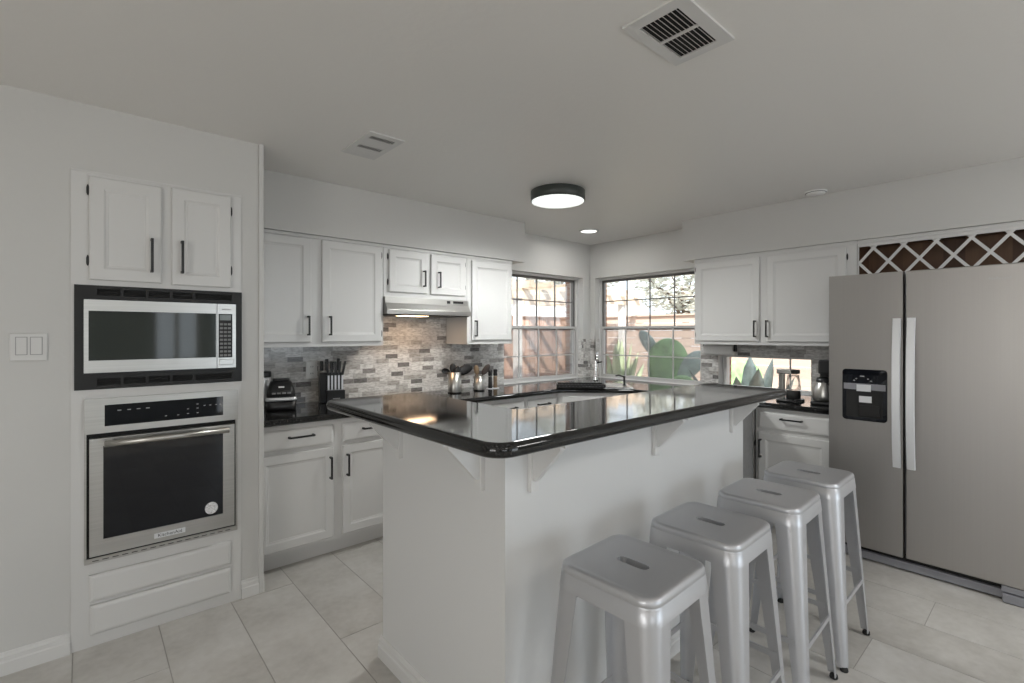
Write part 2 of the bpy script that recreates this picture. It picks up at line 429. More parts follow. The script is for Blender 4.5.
# corner trim and baseboards
struct(B(W, 0.7140, 0.7385, 2.886, 2.906, 0.0, HC - 0.001, bev=0.003).build('trim_1', M['wall']))
def base_profile(f, u0, u1):
    return MB().rings([[(u, 0, 0), (u, 0, 0.016), (u, 0.052, 0.016), (u, 0.058, 0.012), (u, 0.075, 0.012), (u, 0.081, 0.006), (u, 0.09, 0.004), (u, 0.092, 0)] for u in (u0, u1)], f)
struct(base_profile(FA(2.903), XA, -0.043).build('baseboard_left', M['trim']))
struct(base_profile(FA(2.903), 0.630, 0.743).build('baseboard_oven', M['trim']))

# ------------------------------------------------------------------ mosaic backsplash on the walls
mb = MB(); mb.wall(FA(YA), (0.7390, 3.105), (0.91, 1.72), 0.0, 0.008, [(0.7390, 1.668, 1.32, 1.72), (2.43, 3.105, 1.32, 1.72)])
struct(mb.build('wall_backsplash_range', M['mosaic_x'], origin=(0, 0, 0)))
struct(B(FA(YA), 4.302, XB, 0.91, 1.347, 0, 0.008).build('wall_backsplash_pier', M['mosaic_x'], origin=(0, 0, 0)))
struct(B(FB(XB), 3.577, YA - 0.009, 0.91, 1.347, 0, 0.008).build('wall_backsplash_corner', M['mosaic_y'], origin=(0, 0, 0)))
struct(B(W, 4.292, 4.2995, YA - 0.008, 3.722, 0.91, 1.347).build('wall_backsplash_reveal', M['mosaic_y'], origin=(0, 0, 0)))
struct(B(W, 4.422, 4.497, 3.577, 3.5845, 0.91, 1.347).build('wall_backsplash_return', M['mosaic_x'], origin=(0, 0, 0)))
struct(MB().wall(FB(XB), (0.99, 2.298), (0.91, 1.32), 0, 0.008, [(1.36, 2.13, 0.90, 1.212)]).build('wall_backsplash_fridge', M['mosaic_y'], origin=(0, 0, 0)))

# ------------------------------------------------------------------ windows
def dh_window(name, fr, u0, u1, z0, z1, zm, muntu, mz):
    """double hung window: frame, two sashes with muntins, panes and insect screen; fr maps (u,z,n), n into the room"""
    root = bpy.data.objects.new(name, None); C.objects.link(root); root['kind'] = 'structure'
    x, y, z = fr((u0 + u1) / 2, z0, 0); root.location = (x, y, z)
    mb = MB()
    mb.wall(fr, (u0, u1), (z0, z1), -0.03, 0.045, [(u0 + 0.022, u1 - 0.022, z0 + 0.03, z1 - 0.02)]); mb.build('window_frame', M['trim'], root)
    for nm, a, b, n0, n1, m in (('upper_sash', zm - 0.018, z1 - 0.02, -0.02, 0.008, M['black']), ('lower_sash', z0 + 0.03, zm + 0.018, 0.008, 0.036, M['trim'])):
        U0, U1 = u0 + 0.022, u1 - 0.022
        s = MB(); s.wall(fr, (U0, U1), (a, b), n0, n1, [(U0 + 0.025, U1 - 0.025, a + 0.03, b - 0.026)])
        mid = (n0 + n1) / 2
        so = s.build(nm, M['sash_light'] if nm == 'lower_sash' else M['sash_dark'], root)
        g = MB()
        for u in muntu: g.box(fr, u - 0.006, u + 0.006, a + 0.028, b - 0.024, mid - 0.005, mid + 0.005)
        for zz in mz:
            if a < zz < b: g.box(fr, U0 + 0.02, U1 - 0.02, zz - 0.006, zz + 0.006, mid - 0.0045, mid + 0.0045)
        g.build('muntin_grid', M['sash_light'] if nm == 'lower_sash' else M['sash_dark'], so)
        p = MB(); p.box(fr, U0 + 0.02, U1 - 0.02, a + 0.02, b - 0.02, mid - 0.0015, mid + 0.0015); p.build('pane', M['pane'], so)
    p = MB(); p.box(fr, u0 + 0.03, u1 - 0.03, z0 + 0.035, zm, -0.0275, -0.0265); p.build('insect_screen', M['screen'], root)
    s = MB(); s.box(fr, u0 + 0.009, u1 - 0.009, z0 - 0.0, z0 + 0.02, 0.045, 0.125, bev=0.004); s.build('window_sill', M['trim'], root)
    return root
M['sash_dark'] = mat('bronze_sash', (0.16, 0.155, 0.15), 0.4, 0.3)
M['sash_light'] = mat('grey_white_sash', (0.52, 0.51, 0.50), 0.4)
dh_window('window_1', FA(3.77), WA[0], WA[1], WA[2], WA[3], 1.472, (3.394, 3.677, 3.96), (1.765, 1.17))
dh_window('window_2', FB(4.545), WB[0], WB[1], WB[2], WB[3], 1.472, (3.228, 2.935, 2.647), (1.78, 1.167))
r = bpy.data.objects.new('window_3', None); C.objects.link(r); r['kind'] = 'structure'; r.location = (4.55, 1.745, 0.9)
MB().wall(FB(4.55), (1.36, 2.13), (0.90, 1.212), -0.03, 0.03, [(1.385, 2.095, 0.93, 1.192)]).build('window_frame', M['trim'], r)
B(FB(4.55), 1.375, 2.105, 0.92, 1.20, -0.004, 0.0).build('pane', M['pane'], r)
mb = MB()
for yy in (1.56,): mb.box(FB(4.55), yy - 0.006, yy + 0.006, 0.93, 1.192, -0.012, -0.004)
mb.build('muntin', M['trim'], r)
B(FB(4.43), 1.362, 2.128, 0.895, 0.912, -0.10, 0.0).build('window_sill', M['trim'], r)
# windows of the back of the room, seen only in reflections
for i, (a, b, c, d) in enumerate(((1.65, 3.85, 0.02, 2.12), (-1.8, 0.0, 0.8, 2.1), (0.80, 1.42, 0.95, 2.0))):
    r = bpy.data.objects.new('window_%d' % (4 + i), None); C.objects.link(r); r['kind'] = 'structure'; r.location = ((a + b) / 2, YBK, c)
    mb = MB(); m = (a + b) / 2
    mb.wall(FA(YBK), (a, b), (c, d), 0.02, 0.09, [(a + 0.05, m - 0.03, c + 0.06, d - 0.05), (m + 0.03, b - 0.05, c + 0.06, d - 0.05)]); mb.build('window_frame', M['trim'], r)
    B(FA(YBK), a + 0.04, b - 0.04, c + 0.05, d - 0.04, 0.05, 0.054).build('pane', M['pane'], r)
r = bpy.data.objects.new('window_7', None); C.objects.link(r); r['kind'] = 'structure'; r.location = (XA, -0.6, 0.7)
MB().wall(FB(XA), (-1.6, 0.4), (0.7, 2.1), 0.02, 0.09, [(-1.55, -0.63, 0.76, 2.05), (-0.57, 0.35, 0.76, 2.05)]).build('window_frame', M['trim'], r)
B(FB(XA), -1.56, 0.36, 0.75, 2.06, 0.05, 0.054).build('pane', M['pane'], r)

# ------------------------------------------------------------------ cabinet building blocks
DOOR = [(0, 0.0), (0, 0.016), (0.004, 0.02), (0.050, 0.02), (0.060, 0.0150), (0.064, 0.0150), (0.067, 0.0135)]
DRAWER = [(0, 0.0), (0, 0.012), (0.008, 0.018), (0.016, 0.02)]
def pull(f, n, u, z0, z1, parent, horiz=False):
    mb = MB(); t = 0.0055
    if horiz:
        u0, u1 = z0, z1; z = u
        mb.box(f, u0, u1, z - t, z + t, n + 0.026, n + 0.036, bev=0.0015)
        for uu in (u0, u1 - 0.011): mb.box(f, uu, uu + 0.011, z - t, z + t, n - 0.001, n + 0.03)
    else:
        mb.box(f, u - t, u + t, z0, z1, n + 0.026, n + 0.036, bev=0.0015)
        for zz in (z0, z1 - 0.011): mb.box(f, u - t, u + t, zz, zz + 0.011, n - 0.001, n + 0.03)
    o = mb.build('handle', M['black'], parent); o['label'] = 'black bar handle'; return o
def hinge(f, n, u, z, parent, h=0.048):
    mb = MB(); mb.rings([[(u - r, z + dz, n - 0.002), (u + r, z + dz, n - 0.002), (u + r * 0.6, z + dz, n + r), (u - r * 0.6, z + dz, n + r)]
                         for dz, r in ((-h / 2, 0.002), (-h / 4, 0.0055), (h / 4, 0.0055), (h / 2, 0.002))], f)
    o = mb.build('hinge', M['black'], parent); o['label'] = 'black hinge'
def door(f, root, u0, u1, z0, z1, hu=None, hz=None, hinges=(), name='door'):
    d = MB().panel(f, u0, u1, z0, z1, DOOR).build(name, M['cab'], root)
    if hu is not None: pull(f, 0.02, hu, hz[0], hz[1], d)
    for (u, z) in hinges: hinge(f, 0.004, u, z, d)
    return d
def drawer(f, root, u0, u1, z0, z1, hz=None, hs=None):
    d = MB().panel(f, u0, u1, z0, z1, DRAWER).build('drawer', M['cab'], root)
    if hz is not None: pull(f, 0.02, hz, hs[0], hs[1], d, True)
    return d

# ------------------------------------------------------------------ tall oven cabinet, microwave, oven
YO = 2.895
f = FA(YO)
root = thing('tall_oven_cabinet', (0.293, 3.1, 0), 'tall white built-in cabinet holding the microwave and wall oven', 'cabinet')
mb = MB(); mb.wall(f, (-0.042, 0.629), (0.0, 2.141), 0.0, -0.03, [(-0.012, 0.606, 1.185, 1.60), (0.018, 0.590, 0.40, 1.095), (0.04, 0.262, 1.69, 2.09), (0.343, 0.558, 1.69, 2.09)])
mb.build('face_frame', M['cab'], root)
mb = MB(); mb.wall(f, (-0.02, 0.607), (0.003, 2.118), -0.031, -0.62, [(-0.008, 0.595, 0.39, 1.64)]); mb.build('carcass', M['cab'], root)
MB().panel(f, -0.042, 0.629, 2.132, 2.142, [(0, 0), (0, 0.002), (0.001, 0.003)]).build('top_moulding', M['cab'], root)
door(f, root, 0.019, 0.283, 1.652, 2.115, 0.244, (1.70, 1.86), [(0.0145, 2.054), (0.0145, 1.738)])
door(f, root, 0.323, 0.578, 1.648, 2.122, 0.364, (1.705, 1.863), [(0.5825, 2.049), (0.5825, 1.739)])
d = MB().panel(f, 0.019, 0.578, 0.205, 0.325, DRAWER).build('drawer_front', M['cab'], root)
d = MB().panel(f, 0.022, 0.578, 0.056, 0.188, DRAWER).build('drawer_front', M['cab'], root)

mw = thing('microwave', (0.30, 3.05, 1.185), 'stainless microwave with black louvred trim built into the tall cabinet', 'microwave')
mb = MB(); mb.wall(f, (-0.031, 0.630), (1.158, 1.627), 0.001, 0.014, [(-0.001, 0.602, 1.228, 1.566)] + [(a, a + 0.082, z0, z1) for a in (0.046, 0.140, 0.234, 0.328, 0.422, 0.50) for z0, z1 in ((1.176, 1.206), (1.582, 1.612))])
tk = mb.build('trim_kit', M['dark_trim'], mw); tk['label'] = 'black louvred trim frame'
for z0 in (1.176, 1.582):
    mb = MB()
    for k in range(3): mb.box(f, 0.046, 0.582, z0 + 0.004 + k * 0.010, z0 + 0.0075 + k * 0.010, -0.004, 0.010)
    mb.build('louvre_grille', M['void'], tk)
MB().wall(f, (-0.029, 0.628), (1.160, 1.625), 0.0004, 0.0009, [(0.004, 0.590, 1.215, 1.58)]).build('trim_backing', M['void'], tk)
MB().wall(f, (-0.036, 0.635), (1.153, 1.632), 0.0005, 0.006, [(-0.030, 0.629, 1.159, 1.626)]).build('outer_bead', M['trim'], tk)
B(f, 0.004, 0.590, 1.192, 1.595, -0.40, 0.0005).build('body', M['black_plastic'], mw)
mb = MB(); mb.wall(f, (0.001, 0.513), (1.233, 1.562), 0.002, 0.022, [(0.017, 0.510, 1.288, 1.512)]); dr = mb.build('door', M['steel'], mw); dr['label'] = 'brushed steel door frame'
o = B(f, 0.016, 0.511, 1.287, 1.513, 0.003, 0.018).build('door_glass', M['mw_glass'], dr); o['label'] = 'dark glass door window'
mb = MB(); mb.wall(f, (0.5155, 0.600), (1.233, 1.562), 0.002, 0.022, [(0.521, 0.584, 1.286, 1.511)]); cp = mb.build('control_panel', M['steel'], mw)
B(f, 0.5205, 0.5845, 1.2855, 1.5115, 0.003, 0.019).build('keypad', M['dark_trim'], cp)
B(f, 0.527, 0.578, 1.478, 1.506, 0.0185, 0.0200).build('display', M['lcd'], cp)
mb = MB()
for r_ in range(9):
    for c_ in range(3): mb.box(f, 0.5275 + c_ * 0.018, 0.5415 + c_ * 0.018, 1.292 + r_ * 0.020, 1.299 + r_ * 0.020 + 0.004, 0.0185, 0.0205, bev=0.0006)
mb.build('keys', M['key'], cp)
MB().panel(f, 0.524, 0.589, 1.249, 1.278, [(0, 0.021), (0, 0.0235), (0.002, 0.025)]).build('open_button', M['steel'], cp)
mb = MB()
for k in range(8): mb.box(f, 0.536 + k * 0.0055, 0.5405 + k * 0.0055, 1.5315, 1.5375, 0.0215, 0.0228)
mb.build('maker_mark', M['label_grey'], cp)

ov = thing('wall_oven', (0.305, 3.05, 0.40), 'stainless single wall oven with black glass door below the microwave', 'oven')
mb = MB(); mb.wall(f, (0.002, 0.611), (0.374, 1.117), 0.001, 0.006, [(0.010, 0.602, 0.398, 0.957)]); mb.build('trim_frame', M['steel'], ov)
B(f, 0.020, 0.588, 0.402, 1.093, -0.50, 0.0005).build('body', M['black_plastic'], ov)
mb = MB(); mb.wall(f, (0.004, 0.609), (0.960, 1.115), 0.006, 0.026, [(0.072, 0.541, 0.990, 1.086)]); cp = mb.build('control_panel', M['steel'], ov)
o = B(f, 0.0715, 0.5415, 0.9895, 1.0865, 0.007, 0.025).build('control_glass', M['black_glass'], cp); o['label'] = 'black glass touch control strip'
for k, (u, z) in enumerate(((0.117, 1.056), (0.152, 1.056), (0.187, 1.056), (0.222, 1.056), (0.295, 1.010), (0.345, 1.010), (0.385, 1.012), (0.425, 1.012), (0.385, 1.035), (0.425, 1.035), (0.425, 1.055), (0.455, 1.045), (0.480, 1.045), (0.505, 1.045), (0.525, 1.045))):
    B(f, u, u + (0.014 if k < 4 else 0.008), z, z + 0.004, 0.0248, 0.0256).build('control_icon', M['label_grey'], cp)
mb = MB(); mb.wall(f, (0.0195, 0.590), (0.416, 0.940), 0.008, 0.040, [(0.067, 0.538, 0.486, 0.904)]); dr = mb.build('door', M['steel'], ov)
MB().wall(f, (0.006, 0.606), (0.392, 0.962), 0.0006, 0.0012, [(0.10, 0.50, 0.5, 0.9)]).build('door_gap', M['void'], ov)
o = B(f, 0.0665, 0.5385, 0.4855, 0.9045, 0.010, 0.036).build('door_glass', M['black_glass'], dr); o['label'] = 'black glass oven window'
mb = MB(); mb.tube([(0.070, 0.920, 0.088), (0.556, 0.920, 0.088)], 0.0145, 14, f)
for u in (0.088, 0.538): mb.box(f, u - 0.011, u + 0.011, 0.911, 0.929, 0.039, 0.085, bev=0.002)
mb.build('handle', M['steel_v'], dr)
bd = MB().panel(f, 0.252, 0.376, 0.436, 0.460, [(0, 0.039), (0, 0.0415), (0.0015, 0.0425)]).build('badge', M['silver'], dr)
def text(s, f, u, z, n, size, m, parent, name='lettering'):
    cu = bpy.data.curves.new(name, 'FONT'); cu.body = s; cu.size = size; cu.align_x = 'CENTER'; cu.align_y = 'CENTER'; cu.extrude = 0.0
    tmp = bpy.data.objects.new('tmp', cu); C.objects.link(tmp)
    dg = bpy.context.evaluated_depsgraph_get(); me = bpy.data.meshes.new_from_object(tmp.evaluated_get(dg))
    bpy.data.objects.remove(tmp); bpy.data.curves.remove(cu)
    t = bmesh.new(); t.from_mesh(me); bpy.data.meshes.remove(me)
    mb = MB(); 
    for v in t.verts: v.co = (v.co.x, v.co.y, 0)
    mb._merge(t, lambda a, b, c: f(u + a, z + b, n + c)); return mb.build(name, m, parent)
text('KitchenAid', f, 0.314, 0.448, 0.0432, 0.0215, M['black'], bd)
mb = MB(); mb.rings([[(0.487 + rr * math.cos(a) * 0.95, 0.526 + rr * math.sin(a), nn) for a in [2 * PI * k / 28 for k in range(28)]] for rr, nn in ((0.030, 0.0362), (0.030, 0.0368))], f)
o = mb.build('sticker', M['sticker'], dr); o['label'] = 'round white sticker on the oven glass'
mb = MB()
for k in range(16): mb.box(f, 0.03 + k * 0.035, 0.052 + k * 0.035, 0.3835, 0.3865, 0.004, 0.0072)
mb.build('vent_slots', M['black'], ov)

sw = thing('light_switch', (-0.174, 2.903, 1.296), 'white double rocker light switch on the wall left of the oven', 'light switch')
fs = FA(2.903)
MB().panel(fs, -0.232, -0.115, 1.294, 1.412, [(0, 0), (0, 0.004), (0.004, 0.007)]).build('wall_plate', M['trim'], sw)
for a, b in ((-0.211, -0.180), (-0.167, -0.134)):
    o = MB().wall(fs, (a - 0.003, b + 0.003), (1.319, 1.396), 0.006, 0.0078, [(a, b, 1.322, 1.393)]).build('rocker_surround', M['label_grey'], sw)
    MB().rings([[(a, 1.3235, n0), (b, 1.3235, n0), (b, 1.3915, n1), (a, 1.3915, n1)] for n0, n1 in ((0.005, 0.005), (0.008, 0.011))], fs).build('rocker', M['trim'], sw)

# ------------------------------------------------------------------ upper cabinets on the range wall
def carcass(f, u0, u1, z0, z1, depth, root, name='carcass', m=None):
    return B(f, u0, u1, z0, z1, -depth, -0.0, bev=0.0015).build(name, m or M['cab'], root)
fu = FA(3.338)
DU = YA - 3.338 - 0.001
c = thing('upper_cabinet', (1.2, 3.5, 1.32), 'wide white two-door wall cabinet beside the oven wall, over blender and knife block', 'cabinet', 'white wall cabinets')
carcass(fu, 0.7390, 1.667, 1.32, 2.071, DU, c)
door(fu, c, 0.7395, 1.140, 1.352, 2.043, 1.118, (1.397, 1.527))
door(fu, c, 1.212, 1.645, 1.352, 2.043, 1.262, (1.397, 1.529), [(1.6505, 1.985), (1.6505, 1.41)])
c = thing('upper_cabinet', (2.05, 3.5, 1.70), 'short white two-door wall cabinet directly above the range hood', 'cabinet', 'white wall cabinets')
carcass(fu, 1.669, 2.430, 1.685, 2.071, DU, c)
door(fu, c, 1.708, 2.032, 1.722, 2.038, 1.999, (1.774, 1.900), [(1.7025, 1.985), (1.7025, 1.795)])
door(fu, c, 2.070, 2.402, 1.722, 2.038, 2.137, (1.774, 1.902), [(2.4075, 1.985), (2.4075, 1.795)])
c = thing('upper_cabinet', (2.68, 3.5, 1.32), 'narrow white single-door wall cabinet between range hood and window', 'cabinet', 'white wall cabinets')
carcass(fu, 2.432, 2.936, 1.318, 2.071, DU, c)
door(fu, c, 2.472, 2.918, 1.352, 2.030, 2.502, (1.384, 1.521))
tag(B(W, 0.7390, 2.938, 3.330, 3.338, 2.048, 2.062, bev=0.002).build('cornice_strip', M['cab']), 'slim white moulding strip along the top of the range wall cabinets', 'moulding')

# range hood
hd = thing('range_hood', (2.04, 3.45, 1.55), 'slim stainless under-cabinet range hood with black switches', 'range hood')
mb = MB(); sec = [(3.640, 1.684), (3.316, 1.684), (3.314, 1.640), (3.285, 1.592), (3.285, 1.556), (3.640, 1.556)]
mb.rings([[(x, y, z) for y, z in sec] for x in (1.672, 2.428)]); mb.build('shell', M['steel'], hd)
B(FA(3.285), 1.668, 2.434, 1.554, 1.590, -0.015, 0.010, bev=0.003).build('front_lip', M['steel'], hd)
B(W, 1.685, 2.415, 3.29, 3.62, 1.548, 1.556).build('underside', M['dark_trim'], hd)
fh = FA(3.3155)
B(fh, 2.215, 2.245, 1.652, 1.674, 0, 0.004).build('switch', M['black_plastic'], hd)
B(fh, 2.275, 2.375, 1.655, 1.674, 0, 0.003).build('control_plate', M['black_plastic'], hd)
mb = MB(); mb.rings([[(x, y, 1.5475) for x, y in ((1.82, 3.32), (2.05, 3.32), (2.05, 3.44), (1.82, 3.44))], [(x, y, 1.543) for x, y in ((1.83, 3.33), (2.04, 3.33), (2.04, 3.43), (1.83, 3.43))]]); mb.build('lamp_lens', M['hood_bulb'], hd)
light('hood_lamp', 'AREA', (2.02, 3.40, 1.538), (0, 0, 0), 0.9, (1.0, 0.64, 0.38), shape='RECTANGLE', size=0.25, size_y=0.12)

# ------------------------------------------------------------------ lower cabinets and worktop
fb = FA(3.07)
c = thing('base_cabinet', (1.21, 3.35, 0), 'white base cabinet with two drawers over two doors beside the oven wall', 'cabinet', 'white base cabinets')
B(W, 0.7390, 1.689, 3.07, 3.64, 0.10, 0.868, bev=0.001).build('carcass', M['cab'], c)
B(W, 0.7390, 1.689, 3.135, 3.60, 0.0, 0.10).build('toe_kick', M['cab'], c)
drawer(fb, c, 0.7395, 1.187, 0.717, 0.836, 0.791, (0.912, 1.061)); drawer(fb, c, 1.245, 1.645, 0.717, 0.836, 0.788, (1.373, 1.522))
door(fb, c, 0.7395, 1.187, 0.127, 0.694, 1.163, (0.500, 0.638)); door(fb, c, 1.245, 1.645, 0.127, 0.694, 1.273, (0.500, 0.638))
def base_unit(x0, x1, label):
    c = thing('base_cabinet', ((x0 + x1) / 2, 3.35, 0), label, 'cabinet', 'white base cabinets')
    B(W, x0, x1, 3.07, 3.64, 0.10, 0.868, bev=0.001).build('carcass', M['cab'], c)
    B(W, x0, x1, 3.135, 3.60, 0.0, 0.10).build('toe_kick', M['cab'], c)
    m = (x0 + x1) / 2
    for a, b, hu in ((x0 + 0.03, m - 0.02, m - 0.045), (m + 0.02, x1 - 0.03, m + 0.045)):
        drawer(fb, c, a, b, 0.717, 0.836, 0.79, ((a + b) / 2 - 0.07, (a + b) / 2 + 0.07)); door(fb, c, a, b, 0.127, 0.694, hu, (0.507, 0.634))
base_unit(1.691, 2.448, 'white base cabinet under the range hood, behind the breakfast bar')
base_unit(2.450, 3.258, 'white base cabinet left of the corner sink, behind the breakfast bar')
sc_ = thing('sink_cabinet', (3.75, 3.1, 0), 'white diagonal corner cabinet under the sink', 'cabinet')
MB().prism([(3.262, 3.072), (3.718, 2.616), (4.40, 2.616), (4.40, 3.63), (3.262, 3.63)], 0.0, 0.868).build('carcass', M['cab'], sc_)
s2 = math.sqrt(0.5)
fd = lambda u, z, n: (3.49 + s2 * (u - n), 2.844 - s2 * (u + n), z)
door(fd, sc_, -0.28, 0.28, 0.127, 0.836, 0.24, (0.66, 0.79))

fB = FB(3.74)
c = thing('base_cabinet', (4.05, 1.24, 0), 'white base cabinet with one drawer and one door next to the refrigerator', 'cabinet', 'white base cabinets')
B(W, 3.74, 4.42, 1.013, 1.515, 0.10, 0.868, bev=0.001).build('carcass', M['cab'], c)
B(W, 3.80, 4.40, 1.013, 1.515, 0.0, 0.10).build('toe_kick', M['cab'], c)
drawer(fB, c, 1.03, 1.490, 0.720, 0.842, 0.803, (1.194, 1.335))
door(fB, c, 1.03, 1.490, 0.127, 0.690, 1.472, (0.508, 0.640))
for z in (0.60,): hinge(fB, 0.0, 1.520, z, c)
c = thing('peninsula_cabinet', (3.4, 1.8, 0), 'grey-sided lower cabinet run joining the breakfast bar to the fridge wall', 'cabinet')
MB().prism([(1.102, 1.270), (2.655, 1.270), (2.70, 1.295), (3.715, 1.525), (3.715, 1.93), (1.102, 1.93)], 0.0, 0.868).build('carcass', M['grey_panel'], c)
c = thing('base_cabinet', (4.05, 2.0, 0), 'white base cabinet under the low window, hidden behind the breakfast bar', 'cabinet', 'white base cabinets')
B(W, 3.74, 4.42, 1.53, 2.608, 0.0, 0.868).build('carcass', M['cab'], c)
door(FB(3.74), c, 2.0, 2.58, 0.127, 0.836, 2.03, (0.66, 0.79))

# continuous black worktop: range wall, corner, fridge wall and peninsula
wt = thing('kitchen_worktop', (3.2, 3.0, 0.87), 'black granite worktop running along both kitchen walls and the peninsula', 'worktop')
poly = [(0.7390, 3.02), (3.262, 3.02), (3.695, 2.587), (3.695, 1.97), (1.105, 1.97), (1.105, 1.2715), (2.662, 1.2715), (3.695, 1.495), (3.695, 1.013), (4.42, 1.013), (4.42, 3.645), (0.7390, 3.645)]
def inset_poly(p, d):
    n = len(p); out = []
    A = sum(p[i][0] * p[(i + 1) % n][1] - p[(i + 1) % n][0] * p[i][1] for i in range(n))
    s = 1 if A > 0 else -1
    for i in range(n):
        a, b, c = Vector(p[i - 1]), Vector(p[i]), Vector(p[(i + 1) % n])
        e1, e2 = (b - a).normalized(), (c - b).normalized()
        n1, n2 = Vector((-e1.y, e1.x)) * s, Vector((-e2.y, e2.x)) * s
        k = (n1 + n2); k = k / max(k.dot(n1), 0.2)
        out.append(tuple(b + k * d))
    return out
def slab(poly, z0, z1, r):
    rings = []; zc, hh = (z0 + z1) / 2, (z1 - z0) / 2
    for k in range(9):
        a = -PI / 2 + PI * k / 8
        rings.append([(x, y, zc + hh * math.sin(a)) for x, y in inset_poly(poly, r * (1 - math.cos(a)))])
    t = MB(); bm = bmesh.new(); R = [[bm.verts.new(p) for p in rg] for rg in rings]
    for a, b in zip(R, R[1:]):
        for i in range(len(a)):
            j = (i + 1) % len(a); fc = bm.faces.new((a[i], a[j], b[j], b[i])); fc.smooth = True
    for rg in (R[0], R[-1]):
        for tri in tessellate_polygon([[v.co for v in rg]]):
            try: bm.faces.new([rg[i] for i in tri])
            except ValueError: pass
    t._merge(bm); return t
slab(poly, 0.87, 0.91, 0.016).build('slab', M['granite'], wt)

# ------------------------------------------------------------------ breakfast bar: L-shaped half wall, brackets, raised black top
bar = thing('breakfast_bar', (1.6, 1.3, 0), 'white L-shaped half wall of the breakfast bar with triangular brackets', 'breakfast bar')
MB().prism([(0.98, 1.146), (2.664, 1.146), (2.664, 1.268), (1.10, 1.268), (1.10, 1.965), (0.98, 1.965)], 0, 1.086).build('half_wall', M['island'], bar)
def bracket(f, u):
    mb = MB(); mb.box(f, u - 0.017, u + 0.017, 0.90, 1.086, 0.0, 0.018, bev=0.002); mb.box(f, u - 0.017, u + 0.017, 1.068, 1.0865, 0.018, 0.165)
    mb.rings([[(u + du, 0.938, 0.018), (u + du, 0.938, 0.030), (u + du, 1.055, 0.138), (u + du, 1.069, 0.138), (u + du, 1.069, 0.018)] for du in (-0.010, 0.010)], f)
    mb.build('bracket', M['trim'], bar)
for u in (1.092, 1.806, 2.52): bracket(FA(1.146), u)
for u in (1.262, 1.805): bracket(FB(0.98), u)
base_profile(FB(0.98), 1.130, 1.981).build('baseboard', M['trim'], bar)
base_profile(FA(1.146), 0.964, 2.664).build('baseboard', M['trim'], bar)
def round_poly(pts):
    """pts = (x, y, r): rounds each corner"""
    out = []; n = len(pts)
    for i in range(n):
        p, q, s = Vector(pts[i - 1][:2]), Vector(pts[i][:2]), Vector(pts[(i + 1) % n][:2]); r = pts[i][2]
        a, b = (p - q).normalized(), (s - q).normalized()
        if r < 1e-4: out.append(tuple(q)); continue
        half = a.angle(b) / 2; t = r / math.tan(half); cen = q + (a + b).normalized() * (r / math.sin(half))
        p0, p1 = q + a * t, q + b * t; a0 = math.atan2(*(p0 - cen).yx); a1 = math.atan2(*(p1 - cen).yx)
        d = (a1 - a0 + PI) % (2 * PI) - PI
        for k in range(9): out.append((cen.x + r * math.cos(a0 + d * k / 8), cen.y + r * math.sin(a0 + d * k / 8)))
    return out
top = round_poly([(0.770, 0.935, 0.075), (2.690, 0.930, 0.03), (2.690, 1.362, 0.03), (1.222, 1.362, 0.01), (1.222, 2.08, 0.04), (0.765, 2.08, 0.035)])
tag(slab(top, 1.0868, 1.128, 0.018).build('bar_countertop', M['granite']), 'polished black L-shaped raised countertop on the breakfast bar', 'countertop')

# ------------------------------------------------------------------ upper cabinets, wine rack on the fridge wall
fU = FB(4.128)
c = thing('upper_cabinet', (4.28, 1.6, 1.315), 'wide white two-door wall cabinet between the window and the refrigerator', 'cabinet', 'white wall cabinets')
carcass(fU, 0.9785, 2.204, 1.315, 2.071, 0.30, c)
door(fU, c, 1.640, 2.183, 1.345, 2.030, 1.668, (1.381, 1.516), [(2.1885, 1.98), (2.1885, 1.40)])
door(fU, c, 1.042, 1.582, 1.345, 2.030, 1.575, (1.381, 1.516), [(1.0365, 1.962), (1.0365, 1.40)])
for ch in c.children:
    if ch.name.startswith('door'):
        for h_ in ch.children: pass
tag(B(W, 4.120, 4.128, -0.35, 2.203, 2.046, 2.061, bev=0.002).build('cornice_strip', M['cab']), 'slim white moulding strip along the top of the fridge wall cabinets', 'moulding')
wr = thing('wine_rack', (4.28, 0.4, 1.80), 'built-in wine rack with white diagonal lattice over the refrigerator', 'wine rack')
mb = MB(); mb.wall(fU, (-0.30, 0.975), (1.795, 2.0705), 0.0, -0.02, [(-0.25, 0.969, 1.825, 2.022)]); mb.build('face_frame', M['cab'], wr)
mb = MB(); t_ = 0.012
mb.box(fU, -0.29, 0.974, 1.80, 1.812, -0.295, -0.021); mb.box(fU, -0.29, 0.974, 2.05, 2.062, -0.295, -0.021)
mb.box(fU, -0.29, 0.974, 1.812, 2.05, -0.295, -0.283); mb.box(fU, -0.29, -0.278, 1.812, 2.05, -0.283, -0.021); mb.box(fU, 0.971, 0.975, 1.812, 2.05, -0.283, -0.021)
mb.build('wooden_box', M['wood_dark'], wr)
mb = MB()
